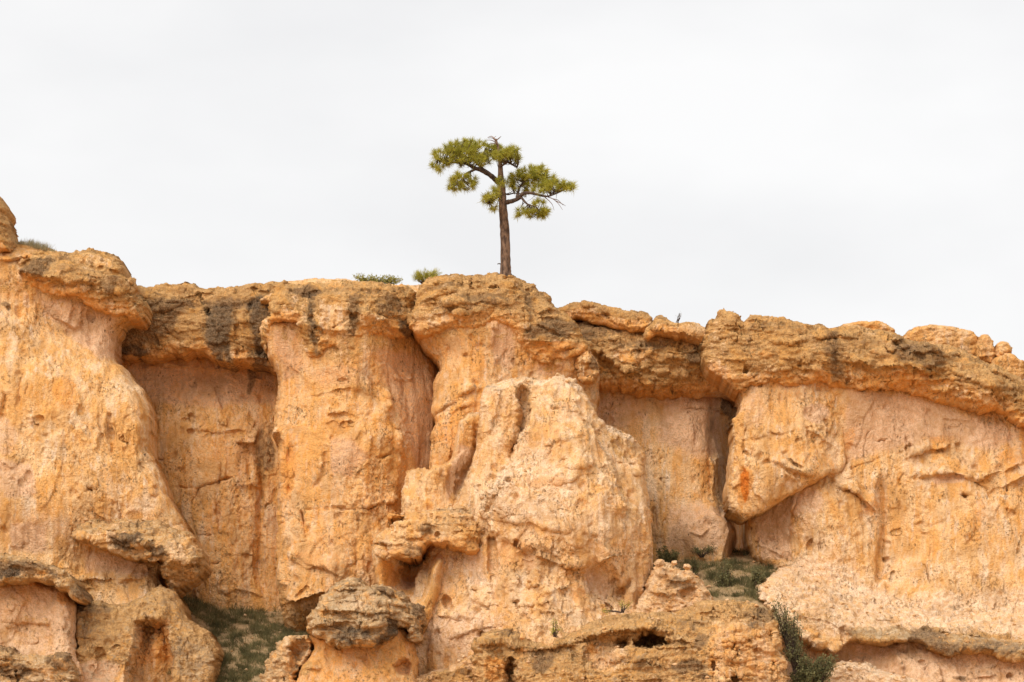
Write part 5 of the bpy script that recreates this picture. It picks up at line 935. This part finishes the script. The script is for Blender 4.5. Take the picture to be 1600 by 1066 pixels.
# limbs: (polyline, radii, crown ellipses cx, cy, rx, ry, number of tufts)
limbs = [
    ([(779, 286, 0), (772, 279, -.1), (766, 274, -.2), (753, 266.5, -.3), (741, 262.5, -.35), (728, 256, -.4), (712, 254, -.4), (697, 252, -.3), (684, 250, -.2)], [0.105, 0.095, 0.085, 0.06, 0.04, 0.02],
     [(700, 244, 24, 14, 20), (727, 231, 22, 12, 18), (738, 247, 22, 9, 14), (684, 257, 13, 9, 9), (715, 252, 22, 9, 12), (705, 227, 10, 6, 5)]),
    ([(778, 284, .2), (766, 272, .5), (752, 262, .7), (738, 248, .8), (728, 238, .8), (718, 232, .7)], [0.07, 0.05, 0.035, 0.016],
     [(735, 232, 20, 9, 12), (712, 236, 16, 9, 9), (752, 247, 12, 8, 7), (750, 228, 12, 6, 6)]),
    ([(745, 264, -.3), (738, 267, -.45), (728, 272, -.6), (722, 281, -.7), (713, 288, -.8), (705, 294, -.8)], [0.05, 0.045, 0.035, 0.015],
     [(712, 287, 13, 9, 10), (722, 276, 14, 7, 8), (738, 284, 9, 7, 6), (704, 296, 7, 4, 3), (728, 293, 14, 4, 4)]),
    ([(781, 262, 0), (786, 258, -.2), (794, 254, -.4), (802, 258, -.5), (808, 262, -.6)], [0.045, 0.035, 0.025, 0.012],
     [(793, 241, 16, 9, 13), (803, 236, 8, 8, 6), (806, 248, 6, 5, 4), (780, 246, 12, 7, 8)]),
    ([(780, 250, 0), (772, 242, .2), (766, 236, .4), (758, 232, .5)], [0.04, 0.03, 0.012],
     [(766, 236, 13, 9, 10), (757, 252, 8, 8, 5), (775, 232, 8, 6, 5)]),
    ([(787, 318, 0), (795, 315.5, -.1), (803, 313.5, -.25), (812, 309, -.4), (816.5, 303, -.5), (828, 301.5, -.6), (841, 304.5, -.65), (854, 307, -.6), (866, 304, -.5), (880, 298, -.4), (890, 294, -.3)], [0.10, 0.085, 0.075, 0.06, 0.04, 0.02, 0.012],
     [(868, 291, 20, 9, 14), (886, 292, 12, 5, 7), (846, 294, 16, 9, 12), (893, 294, 6, 3, 3)]),
    ([(808, 311, -.3), (809, 303, -.1), (812, 293, .2), (820, 283, .5), (830, 275, .7), (842, 272, .8)], [0.07, 0.05, 0.035, 0.015],
     [(822, 270, 20, 9, 16), (845, 270, 12, 8, 9), (835, 283, 20, 9, 14), (857, 282, 14, 8, 8), (806, 277, 10, 10, 6), (838, 262, 14, 4, 5)]),
    ([(814, 308, -.4), (819, 314, -.6), (825, 319.5, -.8), (838, 324, -.9), (845, 332, -.9)], [0.05, 0.04, 0.025, 0.01],
     [(823, 330, 15, 5, 10), (848, 331, 9, 7, 8), (836, 337, 14, 5, 6), (842, 317, 9, 5, 5), (808, 335, 6, 3, 2)]),
    ([(786, 306, 0), (779, 308, -.3), (772, 312, -.5), (764, 316, -.6)], [0.04, 0.03, 0.012],
     [(766, 309, 10, 8, 9), (775, 300, 8, 8, 6), (771, 326, 5, 6, 3), (760, 315, 5, 4, 3)]),
    ([(785, 300, 0), (793, 304, .3), (803, 302, .6), (812, 303, .8), (822, 308, 1.0)], [0.04, 0.025, 0.01],
     [(800, 290, 8, 9, 6), (815, 297, 10, 6, 5)]),
    ([(783, 290, 0), (783, 285, -.25), (784, 280, -.35)], [0.03, 0.012], [(782, 284, 5, 6, 5)]),
]
def tuft(sp2, p, out, n=58, l=0.24):
    for i in range(n):
        d = Vector((random.gauss(0, 1), random.gauss(0, 1), random.gauss(0, 1))).normalized()
        d = (d * 0.95 + out).normalized()
        q_ = p + out * random.uniform(-0.09, 0.07) + Vector((random.gauss(0, .012), random.gauss(0, .012), random.gauss(0, .012)))
        sp2.blade(q_, d, l * random.uniform(0.65, 1.05), 0.011, 0.10)
cpt = tp(783, 285)
for pts, rad, ell in limbs:
    l_ = line3(pts, 4)
    sb = Soup(); sb.tube(l_, widths(rad, len(l_)), 8, 0.10)
    sn = Soup()
    L3 = [Vector(tuple(p)) for p in l_]
    for (cx, cy, rx, ry, cnt) in ell:
        for i in range(int(cnt * 1.55)):
            a = random.uniform(0, 2 * math.pi); r = math.sqrt(random.random())
            near_d = np.mean([p[2] for p in pts[len(pts) // 2:]])
            p = tp(cx + rx * r * math.cos(a), cy + ry * r * math.sin(a), near_d + random.gauss(0, 0.45))
            # twig from the nearest point of the limb
            j = min(range(len(L3)), key=lambda k: (L3[k] - p).length + 0.02 * (len(L3) - k))
            a0 = L3[j]
            mid = a0.lerp(p, 0.55) + Vector((random.gauss(0, .05), random.gauss(0, .05), random.uniform(-.14, 0.02)))
            sb.tube([a0, mid, p], [0.018, 0.012, 0.008], 4)
            out = ((p - a0).normalized() * 0.6 + Vector((0, 0, 0.5))).normalized() * random.uniform(0.4, 0.7)
            tuft(sn, p, out, random.randint(52, 78), random.uniform(0.19, 0.30))
    for i in range(7):                                   # bare twigs
        a0 = random.choice(L3[len(L3) // 2:])
        d = Vector((random.gauss(0, 1), random.gauss(0, 1), random.uniform(-1.0, 0.1))).normalized() * random.uniform(0.2, 0.5)
        sb.tube([a0, a0 + d * 0.5 + Vector((0, 0, -.03)), a0 + d], [0.013, 0.008, 0.004], 3)
    br = sb.build('branch', BARK_DARK, pine, True)
    nd = sn.build('needles', NEEDLE, br)
# bare drooping twigs under the right limb
s_ = Soup()
for pts in ([(856, 308, -.5), (864, 311, -.5), (872, 318, -.5), (879, 328, -.5)], [(864, 311, -.5), (872, 313, -.4), (880, 321, -.4)], [(850, 307, -.5), (858, 314, -.6), (863, 320, -.6), (866, 329, -.6)], [(868, 314, -.5), (877, 318, -.5), (884, 322, -.5)]):
    l_ = line3(pts, 3); s_.tube(l_, widths([0.02, 0.012, 0.006], len(l_)), 4)
s_.build('dead_branch', DEADWOOD, pine, True)

# --- shrubs
def shrub(label, lobes, y, leafmat, n=900, leaf=0.035, stems=14, base=None, group=None, name='shrub', spread=0.5, blade=False, cat='shrub'):
    """lobes: ellipses (px, py, rx, ry) of the photograph at depth y"""
    b0 = base or (lobes[0][0], lobes[0][1] + lobes[0][3])
    t_ = thing(name, label, cat, at(b0[0], b0[1], y), group)
    st, lf = Soup(), Soup()
    root = Vector(tuple(at(b0[0], b0[1], y))) + Vector((0, 0, -0.08))
    tot = sum(l[2] * l[3] for l in lobes)
    for (cx, cy, rx, ry) in lobes:
        k = max(8, int(n * rx * ry / tot)); ks = max(3, int(stems * rx * ry / tot))
        tips = []
        for i in range(ks):
            a = random.uniform(0, 2 * math.pi); r = math.sqrt(random.random()) * 0.9
            e = Vector(tuple(at(cx + rx * r * math.cos(a), cy + ry * r * math.sin(a), y + random.gauss(0, rx * PX * spread))))
            m = root.lerp(e, 0.5) + Vector((random.gauss(0, .05), random.gauss(0, .05), 0.04))
            st.tube([root + Vector((random.gauss(0, .04), random.gauss(0, .04), 0)), m, e], [0.016, 0.011, 0.005], 4)
            tips.append((m, e))
        for i in range(k):
            m, e = random.choice(tips)
            p = m.lerp(e, random.uniform(0.2, 1.1)) + Vector((random.gauss(0, .05), random.gauss(0, .05), random.gauss(0, .05)))
            if blade:
                d = ((e - m).normalized() + Vector((random.gauss(0, .5), random.gauss(0, .5), 0.3 + random.gauss(0, .4)))).normalized()
                lf.blade(p, d, leaf * random.uniform(2.5, 5), 0.011, 0.1)
            else:
                lf.leaf(p, leaf * random.uniform(0.6, 1.3))
    st.build('stems', BARK_DARK, t_, True)
    lf.build('foliage', leafmat, t_)
    return t_

G1 = 'small bushes on the cliff rim'
shrub('low spreading olive bush on the rim above the middle pillar', [(560, 433, 12, 4), (580, 434, 14, 3), (605, 435, 16, 4), (623, 437, 9, 3)], 2.0, LEAF_OLIVE, 1700, 0.04, 60, (590, 452), G1)
shrub('small bright yellow-green bush at the left end of the pine pillar rim', [(668, 428, 20, 6), (652, 434, 8, 4)], 1.7, LEAF_YELLOW, 1500, 0.04, 40, (664, 444), G1, blade=True)
shrub('tiny bare twiggy sprig on the broken rim right of the pine', [(1062, 493, 6, 6)], 2.4, LEAF_GREY, 26, 0.02, 7, (1058, 503), G1)
shrub('dark shrub at the right foot of the pale outcrop', [(1042, 866, 17, 13), (1058, 872, 8, 8)], 0.6, LEAF_DARK, 2200, 0.042, 40, (1044, 884))
shrub('tall grey-green shrub in the middle of the grassy shelf', [(1132, 892, 12, 18), (1140, 912, 10, 14), (1128, 908, 12, 12)], -0.5, LEAF_GREY, 2200, 0.042, 44, (1136, 932))
shrub('rounded grey-green shrub at the right end of the grassy shelf', [(1184, 896, 12, 14), (1190, 908, 8, 8)], -0.6, LEAF_GREY, 1600, 0.042, 34, (1186, 918))
shrub('small dark shrub beside the rubble mound on the grassy shelf', [(1084, 882, 8, 14)], 0.0, LEAF_DARK, 600, 0.035, 18, (1085, 900))
shrub('low green plant at the back wall of the grassy shelf', [(1086, 860, 10, 6), (1110, 858, 12, 5)], 2.6, LEAF_DARK, 700, 0.03, 22, (1096, 868))
shrub('tall dark shrub climbing the right end of the foreground slab', [(1214, 946, 9, 11), (1232, 962, 18, 12), (1238, 988, 18, 16), (1244, 1018, 20, 16)], -5.9, LEAF_GREY, 3800, 0.042, 120, (1244, 1050))
shrub('wide dark green bush at the bottom, below the cream overhang', [(1262, 1040, 26, 18), (1290, 1034, 20, 14), (1250, 1062, 24, 14), (1280, 1058, 24, 14)], -6.0, LEAF_DARK, 7500, 0.045, 130, (1268, 1086))
shrub('tiny blue-green and yellow plant on the slope left of the foreground slab', [(868, 984, 9, 6), (865, 972, 6, 5)], -7.4, LEAF_YELLOW, 260, 0.028, 14, (868, 992))
shrub('faint yellowish tuft at the right base of the pale outcrop', [(978, 944, 12, 7), (950, 956, 12, 4)], -6.2, LEAF_YELLOW, 220, 0.026, 18, (972, 954), blade=True)

# --- grass
def grass(name, label, objs, count, mat, blades=24, l=(0.18, 0.42), keep=None, cat='grass'):
    sp2 = Soup()
    for o, nn in zip(objs, count):
        me = o.data
        for i in range(nn):
            f = me.polygons[random.randrange(len(me.polygons))]
            v = [me.vertices[k].co for k in f.vertices]
            a, b = random.random(), random.random()
            p = v[0].lerp(v[1], a).lerp(v[3].lerp(v[2], a), b)
            if keep and not keep(p):
                continue
            hgt = random.uniform(*l)
            for k in range(blades):
                q_ = p + Vector((random.gauss(0, .07), random.gauss(0, .07), -0.03))
                d = Vector((random.gauss(0, .38), random.gauss(0, .38), 1))
                sp2.blade(q_, d, hgt * random.uniform(0.6, 1.2), 0.014, random.uniform(0.05, 0.35))
    o = sp2.build(name, mat)
    o['kind'] = 'stuff'; o['label'] = label; o['category'] = cat
    return o
gl, sh_ = bpy.data.objects['gully_ground'], bpy.data.objects['shelf_ground']
def clump(p, f=0.9, th=-0.1):
    return float(noise(np.array([p.x * f]), np.array([p.y * f]), np.array([0.3]))[0]) > th
grass('grass', 'dark green grass covering the steep left gully', [gl], [2600], GRASS, keep=lambda p: clump(p, 0.8, -0.16))
grass('grass', 'dark grass growing along the back of the right shelf', [sh_], [1900], GRASS, keep=lambda p: clump(p, 0.9, 0.02) and p.y > -1.6)
grass('grass', 'dry straw-coloured grass between the green tufts in both gullies', [gl, sh_], [900, 420], DRY, 16, (0.12, 0.3), keep=lambda p: p.y > -2.5 or p.x < 0)
t_ = thing('grass_clump', 'dry greyish grass clump on the slope at the top left rim', 'grass clump', at(58, 388, 1.0))
s_ = Soup()
for i in range(46):
    px_ = random.uniform(30, 84); y_ = 0.7 + random.uniform(0, 0.9)
    p = Vector(tuple(at(px_, 378 + (px_ - 30) * 0.26 + 3, y_)))
    for k in range(20):
        s_.blade(p + Vector((random.gauss(0, .08), random.gauss(0, .08), 0)), Vector((random.gauss(0, .4), random.gauss(0, .4), 1)), random.uniform(0.12, 0.34) * (1.3 if 40 < px_ < 75 else 0.7), 0.012, 0.15)
s_.build('blades', flat_mat('grey_grass', (0.20, 0.17, 0.085), (0.38, 0.32, 0.18), 3.0, trans=0.3), t_)

# --- loose stones
def stone(label, px, py, y, r, seed):
    sp2 = bpy.data.meshes.new('stone')
    import bmesh
    bm = bmesh.new()
    rg = np.random.default_rng(int(seed * 100))
    for q_ in rg.normal(size=(22, 3)):
        q_ = q_ / np.linalg.norm(q_) * rg.uniform(0.75, 1.0)
        bm.verts.new((q_[0] * r * 1.3, q_[1] * r, q_[2] * r * 0.75))
    bmesh.ops.convex_hull(bm, input=bm.verts)
    bmesh.ops.delete(bm, geom=[v for v in bm.verts if not v.link_faces], context='VERTS')
    bmesh.ops.bevel(bm, geom=list(bm.edges), offset=r * 0.06, segments=1, affect='EDGES')
    bm.to_mesh(sp2); bm.free()
    sp2.materials.append(ROCK)
    for an, val in (('m1', (0.25, 0.0, 0.3, 0.1)), ('m2', (0.1, 0.5, 0.0, 0))):
        a_ = sp2.attributes.new(an, 'FLOAT_COLOR', 'POINT'); a_.data.foreach_set('color', np.tile(np.array(val, np.float32), (len(sp2.vertices), 1)).ravel())
    o = bpy.data.objects.new('stone', sp2); COL.objects.link(o)
    o.location = tuple(at(px, py, y)); o.rotation_euler = (0.2 * seed, 0.1, seed)
    return tag(o, label, 'stone', 'loose stones')
stone('pale round stone perched at the right of the rubble mound top', 1074, 886, -4.7, 0.20, 1.1)
stone('pale stone at the very top of the rubble mound', 1054, 880, -4.7, 0.14, 2.3)
stone('flat pale stone on the left shoulder of the rubble mound', 1031, 880, -4.9, 0.24, 3.9)
stone('whitish angular stone at the left end of the foreground slab', 817, 994, -7.6, 0.20, 4.7)

# --- scree: crumbs lying on the ledges
def scree(name, label, objs, per, rmin, rmax):
    V, F = [], []
    base = np.array([(1, 0, 0), (-1, 0, 0), (0, 1, 0), (0, -1, 0), (0, 0, 1), (0, 0, -1), (.6, .6, .5), (-.6, .5, .6), (.5, -.6, .6)], float)
    tri = [(0, 2, 6), (2, 4, 6), (4, 0, 6), (2, 1, 7), (1, 4, 7), (4, 2, 7), (0, 8, 3), (0, 4, 8), (4, 3, 8), (1, 3, 4), (0, 5, 2), (2, 5, 1), (1, 5, 3), (3, 5, 0)]
    rg = np.random.default_rng(11)
    for o, cnt in zip(objs, per):
        me = o.data
        co = np.zeros(len(me.vertices) * 3, np.float32); me.vertices.foreach_get('co', co); co = co.reshape(-1, 3)
        nn = np.zeros(len(me.vertices) * 3, np.float32); me.vertices.foreach_get('normal', nn); nn = nn.reshape(-1, 3)
        M_ = np.array(o.matrix_world); co = co @ M_[:3, :3].T + M_[:3, 3]
        ok = np.nonzero(nn[:, 2] > 0.45)[0]
        if not len(ok):
            continue
        for i in rg.choice(ok, min(cnt, len(ok)), replace=False):
            r_ = rmin + (rmax - rmin) * rg.random() ** 3
            b_ = base * rg.uniform(0.65, 1.25, base.shape) * np.array([1.2, 1.0, 0.75]) * r_
            a_ = rg.uniform(0, 6.28); c_, s_2 = math.cos(a_), math.sin(a_)
            b_ = np.c_[b_[:, 0] * c_ - b_[:, 1] * s_2, b_[:, 0] * s_2 + b_[:, 1] * c_, b_[:, 2]]
            k = len(V); V.extend((b_ + co[i] + np.array([0, 0, r_ * 0.35])).tolist()); F.extend([(x + k, y + k, z + k) for x, y, z in tri])
    o = mesh_obj(name, V, F, ROCK, None, False)
    for an, val in (('m1', (0.3, 0.0, 0.2, 0.15)), ('m2', (0.1, 0.45, 0.0, 0))):
        a_ = o.data.attributes.new(an, 'FLOAT_COLOR', 'POINT'); a_.data.foreach_set('color', np.tile(np.array(val, np.float32), (len(V), 1)).ravel())
    o['kind'] = 'stuff'; o['label'] = label; o['category'] = 'scree'
    return o
bpy.context.view_layer.update()
part_of = lambda root, nm: [c for c in bpy.data.objects if c.parent and c.parent.name.startswith(root) and c.name.startswith(nm)]
sc_objs = part_of('rock_ledge', 'ledge') + part_of('rock_slab', 'slab') + [o for o in bpy.data.objects if o.name.startswith('rubble_mound')] + part_of('rock_outcrop', 'wall') + part_of('rock_outcrop', 'left_ledge') + part_of('rock_buttress', 'lower_ledge') + [gl, sh_]
scree('scree', 'small angular rock crumbs scattered on the ledges and gully floors', sc_objs, [170, 150] + [60] * 3 + [160, 50, 50, 120, 120], 0.025, 0.11)
